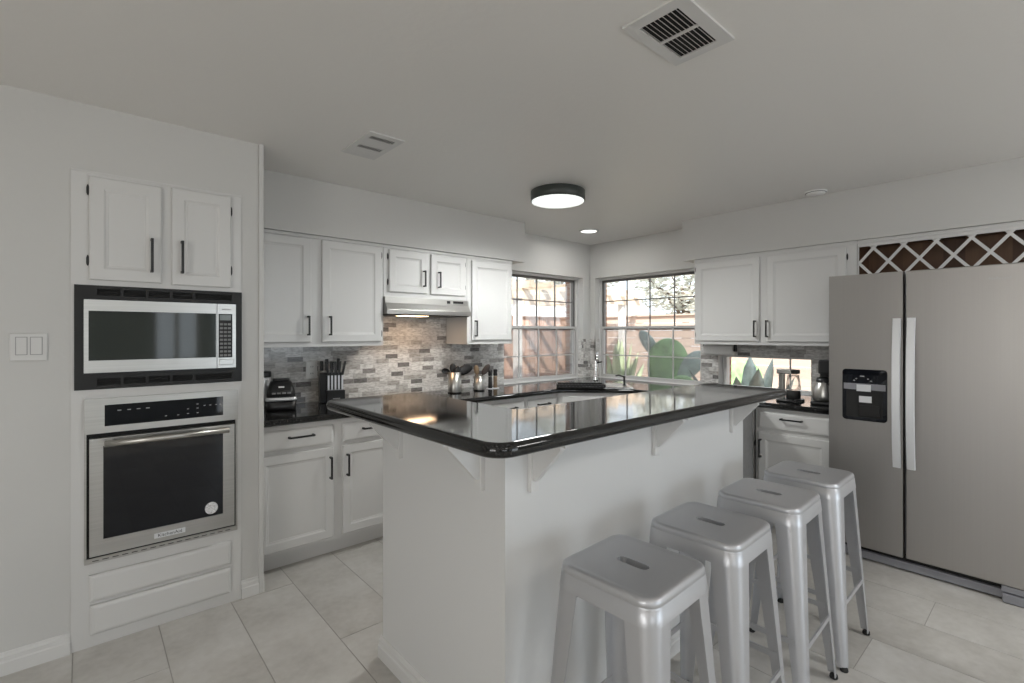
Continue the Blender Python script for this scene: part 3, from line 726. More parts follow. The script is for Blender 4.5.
# strips cross at z = 1.907 at y = 0.634, 0.467 ... rising 0.1 in 0.0835
def strip(ya, za, yb, zb, n0, n1):
    d = Vector((yb - ya, zb - za)).normalized(); p = Vector((-d.y, d.x)) * 0.0088
    mb.rings([[(ya + p.x, za + p.y, n), (yb + p.x, zb + p.y, n), (yb - p.x, zb - p.y, n), (ya - p.x, za - p.y, n)] for n in (n0, n1)], fU)
zlo, zhi, k_ = 1.818, 2.030, 0.1 / 0.0835
for i in range(-2, 7):
    yc = 0.634 + 0.167 * (i - 4 + 2)
    yc = 0.634 - 0.167 * (i - 2)
    for sgn in (1, -1):
        y0_, y1_ = yc + sgn * (zlo - 1.907) / k_, yc + sgn * (zhi - 1.907) / k_
        # clip to the opening
        def clip(ya, za, yb, zb):
            lo, hi = -0.255, 0.972
            if ya > yb: ya, za, yb, zb = yb, zb, ya, za
            if yb < lo or ya > hi: return None
            if ya < lo: za += (zb - za) * (lo - ya) / (yb - ya); ya = lo
            if yb > hi: zb = za + (zb - za) * (hi - ya) / (yb - ya); yb = hi
            return ya, za, yb, zb
        q = clip(y0_, zlo, y1_, zhi)
        if q and q[2] - q[0] > 0.01: strip(*q, -0.018, -0.011) if sgn > 0 else strip(*q, -0.012, -0.005)
mb.build('lattice', M['trim'], wr)

# ------------------------------------------------------------------ refrigerator
XF = 3.62
fr = thing('refrigerator', (4.0, 0.55, 0), 'tall stainless side-by-side refrigerator with black ice dispenser', 'refrigerator')
B(W, XF + 0.07, 4.12, 0.105, 1.008, 0.03, 1.765, bev=0.004).build('cabinet_body', M['grille_grey'], fr)
fF = FB(XF + 0.065)
DP = (0.709, 0.931, 0.875, 1.184)
mb = MB()
mb.wall(fF, (0.632, 1.010), (0.090, 1.777), 0.0, 0.065, [DP]); fd_ = mb.build('freezer_door', M['fridge'], fr)
mb = MB(); mb.box(fF, 0.104, 0.619, 0.090, 1.777, 0.0, 0.065, bev=0.006, seg=3); rd_ = mb.build('fridge_door', M['fridge'], fr)
def fhandle(y0, y1, z0, z1, parent):
    mb = MB(); rings = []
    for k in range(17):
        t = k / 16; z = z0 + (z1 - z0) * t; bow = 0.026 + 0.034 * math.sin(PI * t) ** 0.8
        nb, nf = 0.065 + bow - 0.012, 0.065 + bow
        rings.append([(y0, z, nb), (y0 + 0.004, z, nf), (y1 - 0.004, z, nf), (y1, z, nb)])
    mb.rings(rings, fF)
    for z in (z0, z1 - 0.03): mb.box(fF, y0 + 0.008, y1 - 0.008, z, z + 0.03, 0.062, 0.082)
    o = mb.build('handle', M['silver'], parent); o['label'] = 'bowed satin silver handle'
fhandle(0.636, 0.678, 0.620, 1.500, fd_); fhandle(0.570, 0.612, 0.620, 1.502, rd_)
ds = MB().rrect(fF, DP[0] - 0.004, DP[1] + 0.004, DP[2] - 0.004, DP[3] + 0.004, 0.02, [(0, 0.064), (0, 0.069), (0.003, 0.071)]).build('dispenser_bezel', M['black_glass'], fd_)
ds['label'] = 'black ice and water dispenser'
mb = MB(); mb.rings([[(0.727, 0.892, 0.0712), (0.913, 0.892, 0.0712), (0.913, 1.060, 0.0712), (0.727, 1.060, 0.0712)], [(0.735, 0.900, 0.0716), (0.905, 0.900, 0.0716), (0.905, 1.055, 0.0716), (0.735, 1.055, 0.0716)]], fF)
mb.build('dispenser_cavity', M['void'], ds)
mb = MB(); mb.box(fF, 0.713, 0.927, 1.062, 1.100, 0.0705, 0.0735); mb.build('dispenser_band', M['grille_grey'], ds)
B(fF, 0.742, 0.845, 0.905, 0.968, 0.0715, 0.078, bev=0.002).build('dispenser_paddle', M['dark_trim'], ds)
for z0, z1, a, b in ((1.053, 1.094, 0.785, 0.858), (0.985, 1.024, 0.781, 0.845)):
    o = B(fF, a, b, z0, z1, 0.0735, 0.0765).build('dispenser_label', M['silver'], ds); o['label'] = 'pale silver label'
mb = MB(); 
for y_, z_, w_ in ((0.83, 1.146, 0.022), (0.80, 1.130, 0.008), (0.86, 1.130, 0.008), (0.785, 1.118, 0.01), (0.872, 1.118, 0.01)): mb.box(fF, y_ - w_ / 2, y_ + w_ / 2, z_ - 0.003, z_ + 0.003, 0.0705, 0.0722)
mb.build('dispenser_icons', M['label_grey'], ds)
mb = MB()
yy = 0.270
for k in range(9):
    hgt = 0.010 if k in (0, 3, 8) else 0.0055
    mb.box(fF, yy - 0.0065, yy, 1.698, 1.698 + hgt, 0.0652, 0.0662); yy -= 0.0098
mb.build('maker_mark', M['label_grey'], rd_)
mb = MB(); mb.box(W, XF + 0.03, XF + 0.09, 0.20, 1.004, 0.012, 0.058, bev=0.003); gr = mb.build('base_grille', M['grille_grey'], fr)
B(W, XF + 0.05, XF + 0.10, 0.20, 1.004, 0.058, 0.092).build('door_gap', M['void'], fr)
B(W, XF - 0.004, XF + 0.09, 0.104, 0.218, 0.004, 0.050, bev=0.003).build('foot_cover', M['grille_grey'], fr)
B(W, XF + 0.004, XF + 0.08, 0.104, 0.222, 0.056, 0.088, bev=0.002).build('foot_cover', M['grille_grey'], fr)
for y_ in (0.15, 0.96): MB().lathe((XF + 0.12, y_, 0), [(0.02, 0.0), (0.02, 0.03)]).build('levelling_foot', M['rubber'], fr)

# ------------------------------------------------------------------ bar stools
def rr_ring(h, r, z, seg=6):
    pts = []
    for cx, cy, s in ((h - r, h - r, 0), (-h + r, h - r, 1), (-h + r, -h + r, 2), (h - r, -h + r, 3)):
        for k in range(seg + 1):
            a = PI / 2 * (s + k / seg); pts.append((cx + r * math.cos(a), cy + r * math.sin(a), z))
    return pts
def make_stool():
    root = thing('bar_stool', (0, 0, 0), 'x', 'bar stool', 'silver metal bar stools')
    # seat with slot
    t = bmesh.new()
    prof = [(0.128, 0.030, 0.7585), (0.137, 0.034, 0.7600), (0.1455, 0.038, 0.7605), (0.1515, 0.042, 0.7575), (0.1545, 0.044, 0.7510), (0.1550, 0.045, 0.7405), (0.1538, 0.045, 0.7385), (0.1565, 0.046, 0.7365), (0.161, 0.048, 0.694)]
    R = [[t.verts.new(p) for p in rr_ring(*q)] for q in prof]
    for a, b in zip(R, R[1:]):
        for i in range(len(a)):
            j = (i + 1) % len(a); fc = t.faces.new((a[i], a[j], b[j], b[i])); fc.smooth = True
    slot = []
    for s, cx in ((0, 0.034), (1, -0.034)):
        for k in range(7):
            a = -PI / 2 + PI * k / 6 + PI * s; slot.append((-0.0165 * math.sin(a), cx + 0.0165 * math.cos(a), 0.7585))
    S0 = [t.verts.new(p) for p in slot]; S1 = [t.verts.new((x * 1.0, y, 0.738)) for x, y, z in slot]
    e = []
    for ring in (R[0], S0):
        for i in range(len(ring)):
            ed = t.edges.get((ring[i], ring[(i + 1) % len(ring)])) or t.edges.new((ring[i], ring[(i + 1) % len(ring)])); e.append(ed)
    bmesh.ops.triangle_fill(t, edges=e, use_beauty=True)
    for i in range(len(S0)):
        j = (i + 1) % len(S0); t.faces.new((S0[i], S0[j], S1[j], S1[i]))
    mb = MB(); mb._merge(t)
    for x in (): pass
    seat = mb.build('seat', M['stool'], root)
    # braces blackened as painted shade under the seat slot; rubber bumper at each corner
    mb = MB(); mb.box(W, -0.135, 0.135, -0.012, 0.012, 0.705, 0.708); mb.box(W, -0.034, 0.034, -0.135, 0.135, 0.708, 0.712); mb.build('slot_shade_brace', M['black'], seat)
    for sx in (1, -1):
        for sy in (1, -1):
            rings = []
            for k in range(9):
                tt = k / 8; z = 0.7345 - tt * (0.7345 - 0.014)
                off = 0.1567 + tt * 0.0405 if tt > 0.055 else 0.1567 + tt * 0.0405
                wd = 0.086 * (1 - tt) + 0.034 * tt; r = 0.046 * (1 - tt) + 0.020 * tt; th = 0.003
                outer = [(off - wd, off)] + [(off - r + r * math.sin(a), off - r + r * math.cos(a)) for a in [PI / 2 * q / 6 for q in range(7)]] + [(off, off - wd)]
                inner = [(off - th, off - wd)] + [(off - r + (r - th) * math.sin(a), off - r + (r - th) * math.cos(a)) for a in [PI / 2 * q / 6 for q in range(6, -1, -1)]] + [(off - wd, off - th)]
                rings.append([(x * sx, y * sy, z) for x, y in outer + inner])
            mb = MB(); mb.rings(rings, smooth=False); leg = mb.build('leg', M['stool'], root)
            for p_ in leg.data.polygons: p_.use_smooth = True
            try: leg.data.set_sharp_from_angle(angle=math.radians(40))
            except Exception: pass
            MB().lathe((sx * 0.186, sy * 0.186, 0), [(0.014, 0.0), (0.0155, 0.003), (0.014, 0.014), (0.010, 0.018)], 14).build('rubber_foot', M['rubber'], leg)
            MB().box(W, min(sx * 0.105, sx * 0.13), max(sx * 0.105, sx * 0.13), min(sy * 0.105, sy * 0.13), max(sy * 0.105, sy * 0.13), 0.662, 0.692, bev=0.003).build('bumper', M['rubber'], leg)
    def bar_(a, b, z):
        mb = MB(); d = (Vector(b) - Vector(a)).normalized(); p = Vector((-d.y, d.x, 0)) * 0.003
        mb.rings([[tuple(Vector(q) + p + Vector((0, 0, z - 0.010))), tuple(Vector(q) - p + Vector((0, 0, z - 0.010))), tuple(Vector(q) - p + Vector((0, 0, z + 0.010))), tuple(Vector(q) + p + Vector((0, 0, z + 0.010)))] for q in (a, b)])
        mb.build('stretcher', M['stool'], root)
    for s in (1, -1):
        o_ = 0.180
        bar_((-0.155, s * o_, 0), (0.155, s * o_, 0), 0.265); bar_((s * o_, -0.155, 0), (s * o_, 0.155, 0), 0.285)
    return root
proto = make_stool()
spots = [(1.172, 0.812, 2.0, 'silver metal bar stool nearest the camera, leftmost of the row along the bar'),
         (1.634, 0.815, 1.5, 'second silver metal bar stool from the camera in the row along the bar'),
         (2.114, 0.806, 2.0, 'third silver metal bar stool from the camera in the row along the bar'),
         (2.568, 0.800, 1.0, 'silver metal bar stool farthest from the camera, nearest the refrigerator')]
for i, (x, y, a, lb) in enumerate(spots):
    o = proto if i == 0 else copy_tree(proto)
    o.location = (x, y, 0); o.rotation_euler = (0, 0, math.radians(a)); o['label'] = lb

# ------------------------------------------------------------------ ceiling fittings
fc_ = FC(HC)
v = thing('ceiling_vent', (1.53, 0.875, HC), 'large white square ceiling vent with open dark slats nearest the camera', 'vent', 'ceiling vents')
MB().wall(fc_, (1.358, 1.700), (0.760, 0.984), 0.0, 0.008, [(1.402, 1.528, 0.804, 0.946), (1.538, 1.664, 0.804, 0.946)]).build('frame', M['trim'], v)
B(fc_, 1.40, 1.666, 0.802, 0.948, 0.0005, 0.002).build('backing', M['void'], v)
mb = MB()
for a, b in ((1.402, 1.528), (1.538, 1.664)):
    for k in range(9):
        y = 0.812 + k * 0.0158
        mb.rings([[(q, y + 0.004, 0.003), (q, y + 0.0052, 0.003), (q, y - 0.0008, 0.0078), (q, y - 0.002, 0.0078)] for q in (a, b)], fc_)
mb.build('slats', M['trim'], v)
v = thing('ceiling_vent', (1.19, 2.51, HC), 'small white ceiling vent near the top of the range wall cabinets', 'vent', 'ceiling vents')
MB().wall(fc_, (1.090, 1.288), (2.330, 2.695), 0.0, 0.0065, [(1.122, 1.256, 2.372, 2.508), (1.122, 1.256, 2.520, 2.655)]).build('frame', M['trim'], v)
B(fc_, 1.12, 1.258, 2.370, 2.657, 0.0005, 0.002).build('backing', M['void'], v)
mb = MB()
for a, b in ((2.372, 2.508), (2.520, 2.655)):
    for k in range(7):
        y = a + 0.046 + k * 0.0125
        mb.box(fc_, 1.122, 1.256, y, y + 0.0115, 0.003, 0.006)
    for k in range(9): mb.box(fc_, 1.130 + k * 0.014, 1.1325 + k * 0.014, a, a + 0.046, 0.003, 0.0065)
mb.build('slats', M['trim'], v)
lp = thing('ceiling_light', (2.58, 2.43, HC), 'round flush ceiling light with dark rim and glowing white face', 'ceiling light')
MB().lathe((2.58, 2.43, HC), [(0.190, 0.0), (0.196, -0.004), (0.196, -0.070), (0.188, -0.074)], 48).build('rim', M['lamp_ring'], lp)
MB().lathe((2.58, 2.43, HC), [(0.188, -0.070), (0.1885, -0.0755), (0.16, -0.078), (0.001, -0.079)], 48).build('diffuser', M['lamp'], lp)
light('ceiling_light_glow', 'SPOT', (2.58, 2.43, HC - 0.20), (0, 0, 0), 64, (0.98, 1.0, 0.98), shadow_soft_size=0.15, spot_size=math.radians(179), spot_blend=0.6)
dl = thing('recessed_light', (3.81, 3.16, HC), 'small round recessed ceiling light over the corner sink', 'recessed light')
MB().lathe((3.81, 3.16, HC), [(0.075, 0.0), (0.100, 0.0), (0.098, -0.006), (0.080, -0.008), (0.078, -0.004)], 32).build('trim_ring', M['trim'], dl)
MB().lathe((3.81, 3.16, HC), [(0.082, -0.0005), (0.080, -0.006), (0.001, -0.007)], 32).build('lens', M['can'], dl)
light('recessed_glow', 'AREA', (3.81, 3.16, HC - 0.015), (0, 0, 0), 4, (1.0, 0.98, 0.95), shape='DISK', size=0.15)
for i_, (lx, ly) in enumerate(((0.4, -1.3), (2.7, -1.2))):          # made-up ring and lens fittings for the two added fill lights
    struct(MB().lathe((lx, ly, HC), [(0.255, -0.0005), (0.29, -0.0005), (0.285, -0.008), (0.258, -0.008)], 36).build('trim_%d' % (2 + i_), M['trim']))
    struct(MB().lathe((lx, ly, HC), [(0.257, -0.0005), (0.255, -0.004), (0.001, -0.005)], 36).build('fill_light_lens', M['lamp']))
sd = thing('smoke_detector', (4.0, 1.2, HC), 'small round white smoke detector on the ceiling by the fridge wall', 'smoke detector')
MB().lathe((4.0, 1.2, HC), [(0.072, 0.0), (0.072, -0.006), (0.066, -0.008)], 28).build('base', M['white_plastic'], sd)
MB().lathe((4.0, 1.2, HC), [(0.060, -0.008), (0.063, -0.011), (0.056, -0.020), (0.02, -0.024), (0.001, -0.0245)], 28).build('cover', M['white_plastic'], sd)
MB().lathe((4.0, 1.2, HC), [(0.0665, -0.0075), (0.0665, -0.0105)], 28).build('slot_ring', M['void'], sd)

# ------------------------------------------------------------------ things on the worktop, range wall
ZC = 0.9105
ol = thing('wall_outlet', (1.253, 3.647, 1.077), 'white wall outlet on the mosaic between blender and knife block', 'outlet')
fo = FA(3.6465)
MB().panel(fo, 1.213, 1.294, 1.080, 1.207, [(0, 0), (0, 0.004), (0.004, 0.007)]).build('wall_plate', M['white_plastic'], ol)
for z in (1.118, 1.168):
    s_ = MB().rrect(fo, 1.236, 1.271, z - 0.015, z + 0.015, 0.012, [(0, 0.006), (0, 0.009)]).build('socket', M['white_plastic'], ol)
    mb = MB(); mb.box(fo, 1.245, 1.248, z - 0.006, z + 0.006, 0.0088, 0.0094); mb.box(fo, 1.259, 1.262, z - 0.006, z + 0.006, 0.0088, 0.0094); mb.build('slots', M['black'], s_)

bl = thing('blender_base', (0.990, 3.44, ZC), 'black countertop blender base with pale silver band at the left end of the worktop', 'blender')
def rbox(cx, cy, rings_, rot=0.0, smooth=True):
    mb = MB(); out = []
    ca, sa = math.cos(rot), math.sin(rot)
    for hx, hy, r, z, dy in rings_:
        pts = []
        for qx, qy, s in ((hx - r, hy - r, 0), (-hx + r, hy - r, 1), (-hx + r, -hy + r, 2), (hx - r, -hy + r, 3)):
            for k in range(6):
                a = PI / 2 * (s + k / 5); x, y = qx + r * math.cos(a), qy + r * math.sin(a) + dy
                pts.append((cx + x * ca - y * sa, cy + x * sa + y * ca, z))
        out.append(pts)
    mb.rings(out, smooth=smooth); return mb
RB = math.radians(-15)
rbox(0.985, 3.44, [(0.085, 0.09, 0.035, ZC, 0), (0.089, 0.094, 0.035, ZC + 0.01, 0), (0.091, 0.095, 0.035, ZC + 0.062, 0)], RB).build('lower_body', M['black_plastic'], bl)
o = rbox(0.985, 3.44, [(0.094, 0.098, 0.035, ZC + 0.062, 0), (0.095, 0.099, 0.035, ZC + 0.072, 0), (0.091, 0.095, 0.035, ZC + 0.086, 0)], RB).build('band', M['silver'], bl); o['label'] = 'pale silver band'
rbox(0.985, 3.44, [(0.088, 0.092, 0.035, ZC + 0.086, 0), (0.080, 0.078, 0.035, ZC + 0.135, 0.012), (0.064, 0.060, 0.03, ZC + 0.178, 0.02), (0.056, 0.050, 0.025, ZC + 0.185, 0.02)], RB).build('upper_body', M['black_plastic'], bl)
rbox(0.985, 3.44, [(0.053, 0.048, 0.025, ZC + 0.183, 0.02), (0.051, 0.047, 0.025, ZC + 0.198, 0.02), (0.040, 0.038, 0.02, ZC + 0.200, 0.02)], RB).build('jar_seat', M['black_plastic'], bl)
frb = lambda u, z, n: (0.985 + u * math.cos(RB) + (n + 0.066 - (z - 1.045) * 0.62 + 0.010) * math.sin(RB), 3.44 + u * math.sin(RB) - (n + 0.066 - (z - 1.045) * 0.62 + 0.010) * math.cos(RB), z)
o = B(frb, -0.016, 0.018, 1.056, 1.066, 0.0, 0.004).build('logo_plate', M['white_plastic'], bl)
mb = MB()
for k in range(4): mb.box(frb, -0.055 + k * 0.03, -0.033 + k * 0.03, 1.018, 1.028, 0.0, 0.005)
mb.build('buttons', M['key'], bl)
jr = thing('glass_jar', (0.918, 3.592, ZC), 'glass jar with black lid behind the blender base, half hidden by the oven wall', 'jar')
MB().lathe((0.918, 3.592, ZC), [(0.036, 0), (0.040, 0.005), (0.044, 0.195), (0.042, 0.205)], 24).build('body', M['silver'], jr)
MB().lathe((0.918, 3.592, ZC), [(0.045, 0.204), (0.047, 0.209), (0.047, 0.240), (0.040, 0.245)], 24).build('lid', M['black_plastic'], jr)

# knife block and knives
kb = thing('knife_block', (1.39, 3.50, ZC), 'black stepped knife block full of knives beside the outlet', 'knife block')
ck, sk = math.cos(math.radians(-12)), math.sin(math.radians(-12))
fk = lambda u, v, z: (1.358 + u * ck - v * sk, 3.50 + u * sk + v * ck, z)
B(fk, -0.092, 0.070, 0.0, 0.075, ZC, ZC + 0.215, bev=0.004).build('rear_block', M['black_plastic'], kb)
B(fk, -0.052, 0.070, -0.07, -0.001, ZC, ZC + 0.095, bev=0.004).build('front_block', M['black_plastic'], kb)
mb = MB(); mb.box(fk, -0.015, 0.035, -0.0715, -0.0698, ZC + 0.033, ZC + 0.040); mb.build('maker_mark', M['label_grey'], kb)
kcount = 0
for i in range(5):
    u = -0.038 + i * 0.0235
    k = thing('knife', fk(u, -0.035, ZC + 0.095), ['leftmost slim knife standing in the front of the knife block', 'second slim knife from the left in the front of the knife block', 'middle slim knife in the front of the knife block', 'second slim knife from the right in the front of the knife block', 'rightmost slim knife standing in the front of the knife block'][i], 'knife', 'knives in the block')
    B(fk, u - 0.006, u + 0.006, -0.037, -0.033, ZC + 0.092, ZC + 0.205).build('blade', M['silver'], k)
    ff = lambda a, b, c, u=u: fk(u + a + (c - ZC - 0.2) * 0.10 * (i - 2), b - 0.035, c)
    B(ff, -0.008, 0.008, -0.008, 0.008, ZC + 0.200, ZC + 0.300, bev=0.003).build('handle', M['black_plastic'], k)
for i, (u, h, m) in enumerate(((-0.075, 0.30, 'black_plastic'), (-0.040, 0.315, 'black_plastic'), (0.000, 0.30, 'chrome'), (0.040, 0.318, 'black_plastic'))):
    k = thing('knife', fk(u, 0.038, ZC + 0.215), ['large black-handled knife at the left end of the block\'s rear row', 'large black-handled knife second from the left in the block\'s rear row', 'steel-handled sharpening rod in the middle of the block\'s rear row', 'large black-handled knife at the right of the block\'s rear row'][i], 'knife', 'large knives in the block')
    B(fk, u - 0.003, u + 0.003, 0.026, 0.050, ZC + 0.210, ZC + 0.232).build('bolster', M['chrome'], k)
    B(fk, u - 0.011, u + 0.011, 0.022, 0.054, ZC + 0.230, ZC + h, bev=0.005).build('handle', M[m], k)

# utensil crocks
def crock(c, r, h, label):
    o = thing('utensil_crock', (*c, ZC), label, 'utensil crock', 'steel utensil crocks')
    MB().lathe((*c, ZC), [(r * 0.97, 0), (r, 0.004), (r, h), (r - 0.004, h), (r - 0.004, 0.02), (0.001, 0.02)], 32).build('cup', M['steel_v'], o)
    MB().lathe((*c, ZC), [(r + 0.001, 0.0), (r + 0.0015, 0.006), (r + 0.001, 0.010)], 32).build('base_ring', M['dark_trim'], o)
    return o
c1, c2 = (2.345, 3.395), (2.605, 3.395)
crock(c1, 0.056, 0.175, 'taller brushed steel crock full of black utensils under the wall cabinet')
crock(c2, 0.045, 0.130, 'shorter brushed steel crock holding wooden spoons beside the mills')
right = Vector((math.sin(YAW), -math.cos(YAW), 0)); fwd = Vector((math.cos(YAW), math.sin(YAW), 0))
def utensil(name, c, lean, back, length, head, hs, m, label, group, roll=0.0):
    base = Vector((*c, ZC + 0.03)); tip = base + Vector((0, 0, length)) + right * lean - fwd * back
    d = (tip - base).normalized()
    o = thing(name, tuple(base), label, 'utensil', group)
    MB().tube([tuple(base), tuple(base + (tip - base) * 0.75), tuple(tip)], [0.006, 0.005, 0.004], 8).build('handle', M[m], o)
    rot = Matrix((right, fwd, Vector((0, 0, 1)))).transposed()
    ang = math.atan2(lean, length) + roll
    q = rot @ Matrix.Rotation(ang, 3, 'Y')
    ctr = tip + (q @ Vector((0, 0, 1))) * hs[2] * 0.85
    mb = MB(); mb.ball(ctr, hs, q, 18)
    if head == 'ladle':
        mb = MB(); t = bmesh.new(); bmesh.ops.create_uvsphere(t, u_segments=18, v_segments=10, radius=1)
        bmesh.ops.delete(t, geom=[v_ for v_ in t.verts if v_.co.y < -0.25], context='VERTS')
        mm = Matrix.Translation(ctr) @ q.to_4x4() @ Matrix.Diagonal((*hs, 1))
        for v_ in t.verts: v_.co = mm @ v_.co
        for fc in t.faces: fc.smooth = True
        mb._merge(t)
    mb.build('head', M[m], o)
utensil('ladle', (2.366, 3.378), -0.070, 0.01, 0.145, 'ladle', (0.026, 0.018, 0.036), 'black_plastic', 'black ladle leaning left out of the taller crock', 'utensils in the crocks', -0.9)
utensil('serving_spoon', (2.345, 3.41), -0.005, 0.0, 0.140, 'spoon', (0.029, 0.012, 0.042), 'black_plastic', 'round black serving spoon upright in the taller crock', 'utensils in the crocks')
utensil('spatula', (2.324, 3.413), 0.050, 0.0, 0.140, 'spoon', (0.040, 0.008, 0.075), 'black_plastic', 'broad black spatula leaning right out of the taller crock', 'utensils in the crocks', 0.85)
utensil('slotted_spoon', (2.345, 3.385), 0.008, 0.01, 0.128, 'spoon', (0.026, 0.008, 0.038), 'black_plastic', 'small black spoon at the front of the taller crock', 'utensils in the crocks', 0.2)
utensil('wooden_spoon', (2.60, 3.40), -0.012, 0.0, 0.115, 'spoon', (0.024, 0.009, 0.042), 'wood', 'brown wooden spoon leaning left in the shorter crock', 'utensils in the crocks')
M['wood_dk'] = mat('dark_wood_spoon', (0.06, 0.045, 0.04), 0.5)
utensil('wooden_spoon', (2.588, 3.41), 0.055, 0.0, 0.115, 'spoon', (0.027, 0.010, 0.055), 'wood_dk', 'dark wooden spoon leaning right in the shorter crock', 'utensils in the crocks', 0.15)
def mill(c, label, m):
    o = thing('pepper_mill', (*c, ZC + 0.006), label, 'mill', 'mills on the steel tray')
    z = ZC + 0.006
    MB().lathe((*c, z), [(0.018, 0), (0.019, 0.004), (0.017, 0.05), (0.018, 0.105)], 18).build('body', M[m], o)
    MB().lathe((*c, z), [(0.014, 0.105), (0.014, 0.112)], 18).build('collar', M['chrome'], o)
    MB().lathe((*c, z), [(0.018, 0.112), (0.020, 0.118), (0.016, 0.135), (0.020, 0.16), (0.012, 0.168)], 18).build('cap', M['dark_trim'], o)
MB_t = MB().rrect(W, 2.735, 2.855, 3.405, 3.475, 0.02, [(0, ZC), (0, ZC + 0.004), (0.003, ZC + 0.0055)])
tag(MB_t.build('mill_tray', M['silver']), 'small silver tray under the two mills by the window', 'tray')
mill((2.765, 3.440), 'dark pepper mill, left of the pair on the silver tray', 'dark_trim')
mill((2.825, 3.440), 'wooden pepper mill, right of the pair on the silver tray', 'wood')

# sink corner: basin, faucet, dispenser, drying tray
sk_ = thing('corner_sink', (3.72, 2.98, ZC), 'stainless corner sink set diagonally under the two windows', 'sink')
fsn = lambda u, v, z: (3.70 + s2 * (u + v), 2.96 + s2 * (v - u), z)
mb = MB(); mb.wall(lambda a, b, c: fsn(a, b, c), (-0.30, 0.30), (-0.19, 0.19), ZC, ZC + 0.008, [(-0.26, 0.26, -0.15, 0.14)]); mb.build('rim', M['chrome'], sk_)
B(fsn, -0.26, 0.26, -0.15, 0.14, ZC - 0.0, ZC + 0.002).build('basin', M['steel'], sk_)
fa = thing('faucet', (4.09, 3.30, ZC), 'tall chrome kitchen faucet in front of the tiled window corner', 'faucet')
MB().lathe((4.09, 3.30, ZC), [(0.028, 0), (0.028, 0.012), (0.02, 0.02), (0.017, 0.06), (0.016, 0.20), (0.014, 0.215)], 20).build('column', M['chrome'], fa)
pts = [(4.09 - s2 * x, 3.30 - s2 * x, ZC + z) for x, z in ((0, 0.20), (0.005, 0.255), (0.04, 0.292), (0.09, 0.298), (0.14, 0.275), (0.165, 0.235), (0.17, 0.21))]
MB().tube(pts, [0.012, 0.012, 0.012, 0.012, 0.012, 0.013, 0.014], 12).build('spout', M['chrome'], fa)
MB().tube([(4.095, 3.29, ZC + 0.19), (4.13, 3.245, ZC + 0.20)], [0.009, 0.006], 10).build('lever', M['dark_trim'], fa)
so = thing('soap_dispenser', (3.90, 2.80, ZC), 'slim dark soap dispenser in front of the cactus window', 'soap dispenser')
MB().lathe((3.90, 2.80, ZC), [(0.018, 0), (0.018, 0.006), (0.010, 0.01), (0.009, 0.075), (0.013, 0.078), (0.013, 0.088), (0.006, 0.09)], 16).build('body', M['dark_trim'], so)
MB().tube([(3.90, 2.80, ZC + 0.085), (3.87, 2.84, ZC + 0.098), (3.85, 2.865, ZC + 0.092)], 0.007, 8).build('nozzle', M['dark_trim'], so)
dt = thing('drying_tray', (3.50, 3.0, ZC), 'black dish drying tray on the worktop at the corner sink', 'dish tray')
fdt = lambda u, v, z: (3.452 + s2 * (u + v), 2.962 + s2 * (v - u), z)
mb = MB(); mb.box(fdt, -0.21, 0.20, -0.10, 0.05, ZC + 0.009, ZC + 0.015); tr = mb.build('base', M['black_plastic'], dt)
mb = MB(); mb.wall(lambda a, b, c: fdt(a, b, c), (-0.225, 0.215), (-0.115, 0.065), ZC + 0.009, ZC + 0.040, [(-0.212, 0.202, -0.102, 0.052)]); mb.build('rim', M['black_plastic'], dt)
mb = MB()
for k in range(14): mb.box(fdt, -0.20 + k * 0.03, -0.194 + k * 0.03, -0.1155, 0.06, ZC + 0.020, ZC + 0.026)
mb.build('ribs', M['key'], dt)

# ------------------------------------------------------------------ things by the refrigerator
pt = thing('paper_towel_roll', (4.30, 2.06, 1.24), 'white paper towel roll on a holder under the fridge wall cabinet', 'paper towel')
MB().lathe((4.30, 1.930, 1.262), [(0.018, 0), (0.050, 0.001), (0.050, 0.26), (0.018, 0.261)], 28, axis='y', f=lambda x, y, z: (x, 2 * 1.930 - y, z)).build('roll', M['paper'], pt)
mb = MB(); mb.box(W, 4.285, 4.315, 1.905, 1.925, 1.25, 1.314, bev=0.003); mb.box(W, 4.285, 4.315, 2.197, 2.205, 1.25, 1.314); mb.tube([(4.30, 1.905, 1.262), (4.30, 2.205, 1.262)], 0.008, 8); mb.build('holder', M['black'], pt)
gm = thing('coffee_maker', (3.93, 1.36, ZC), 'coffee maker with glass carafe, silver column and black base before the low window', 'coffee maker')
gx, gy = 3.93, 1.345
rbox(gx, gy, [(0.085, 0.075, 0.03, ZC, 0), (0.088, 0.078, 0.03, ZC + 0.006, 0), (0.084, 0.074, 0.03, ZC + 0.016, 0)]).build('base', M['black_plastic'], gm)
MB().lathe((gx, gy - 0.02, ZC), [(0.045, 0.016), (0.048, 0.02), (0.046, 0.075), (0.042, 0.080)], 24).build('burner', M['dark_trim'], gm)
MB().box(W, gx - 0.01, gx + 0.03, gy + 0.045, gy + 0.080, ZC + 0.012, ZC + 0.225, bev=0.005).build('column', M['steel_v'], gm)
a_ = B(W, gx - 0.035, gx + 0.035, gy - 0.015, gy + 0.085, ZC + 0.200, ZC + 0.235, bev=0.005).build('arm', M['chrome'], gm)
B(W, gx - 0.033, gx + 0.033, gy - 0.055, gy - 0.013, ZC + 0.202, ZC + 0.233, bev=0.005).build('arm_tip', M['dark_trim'], a_)
MB().lathe((gx, gy - 0.02, ZC), [(0.044, 0.082), (0.050, 0.086), (0.045, 0.15), (0.038, 0.195), (0.036, 0.195), (0.043, 0.15), (0.048, 0.088)], 28).build('carafe', M['clear_glass'], gm)
cm = thing('coffee_machine', (3.93, 1.18, ZC), 'black drip coffee machine with steel thermal carafe beside the refrigerator', 'coffee machine')
mx, my = 3.93, 1.105
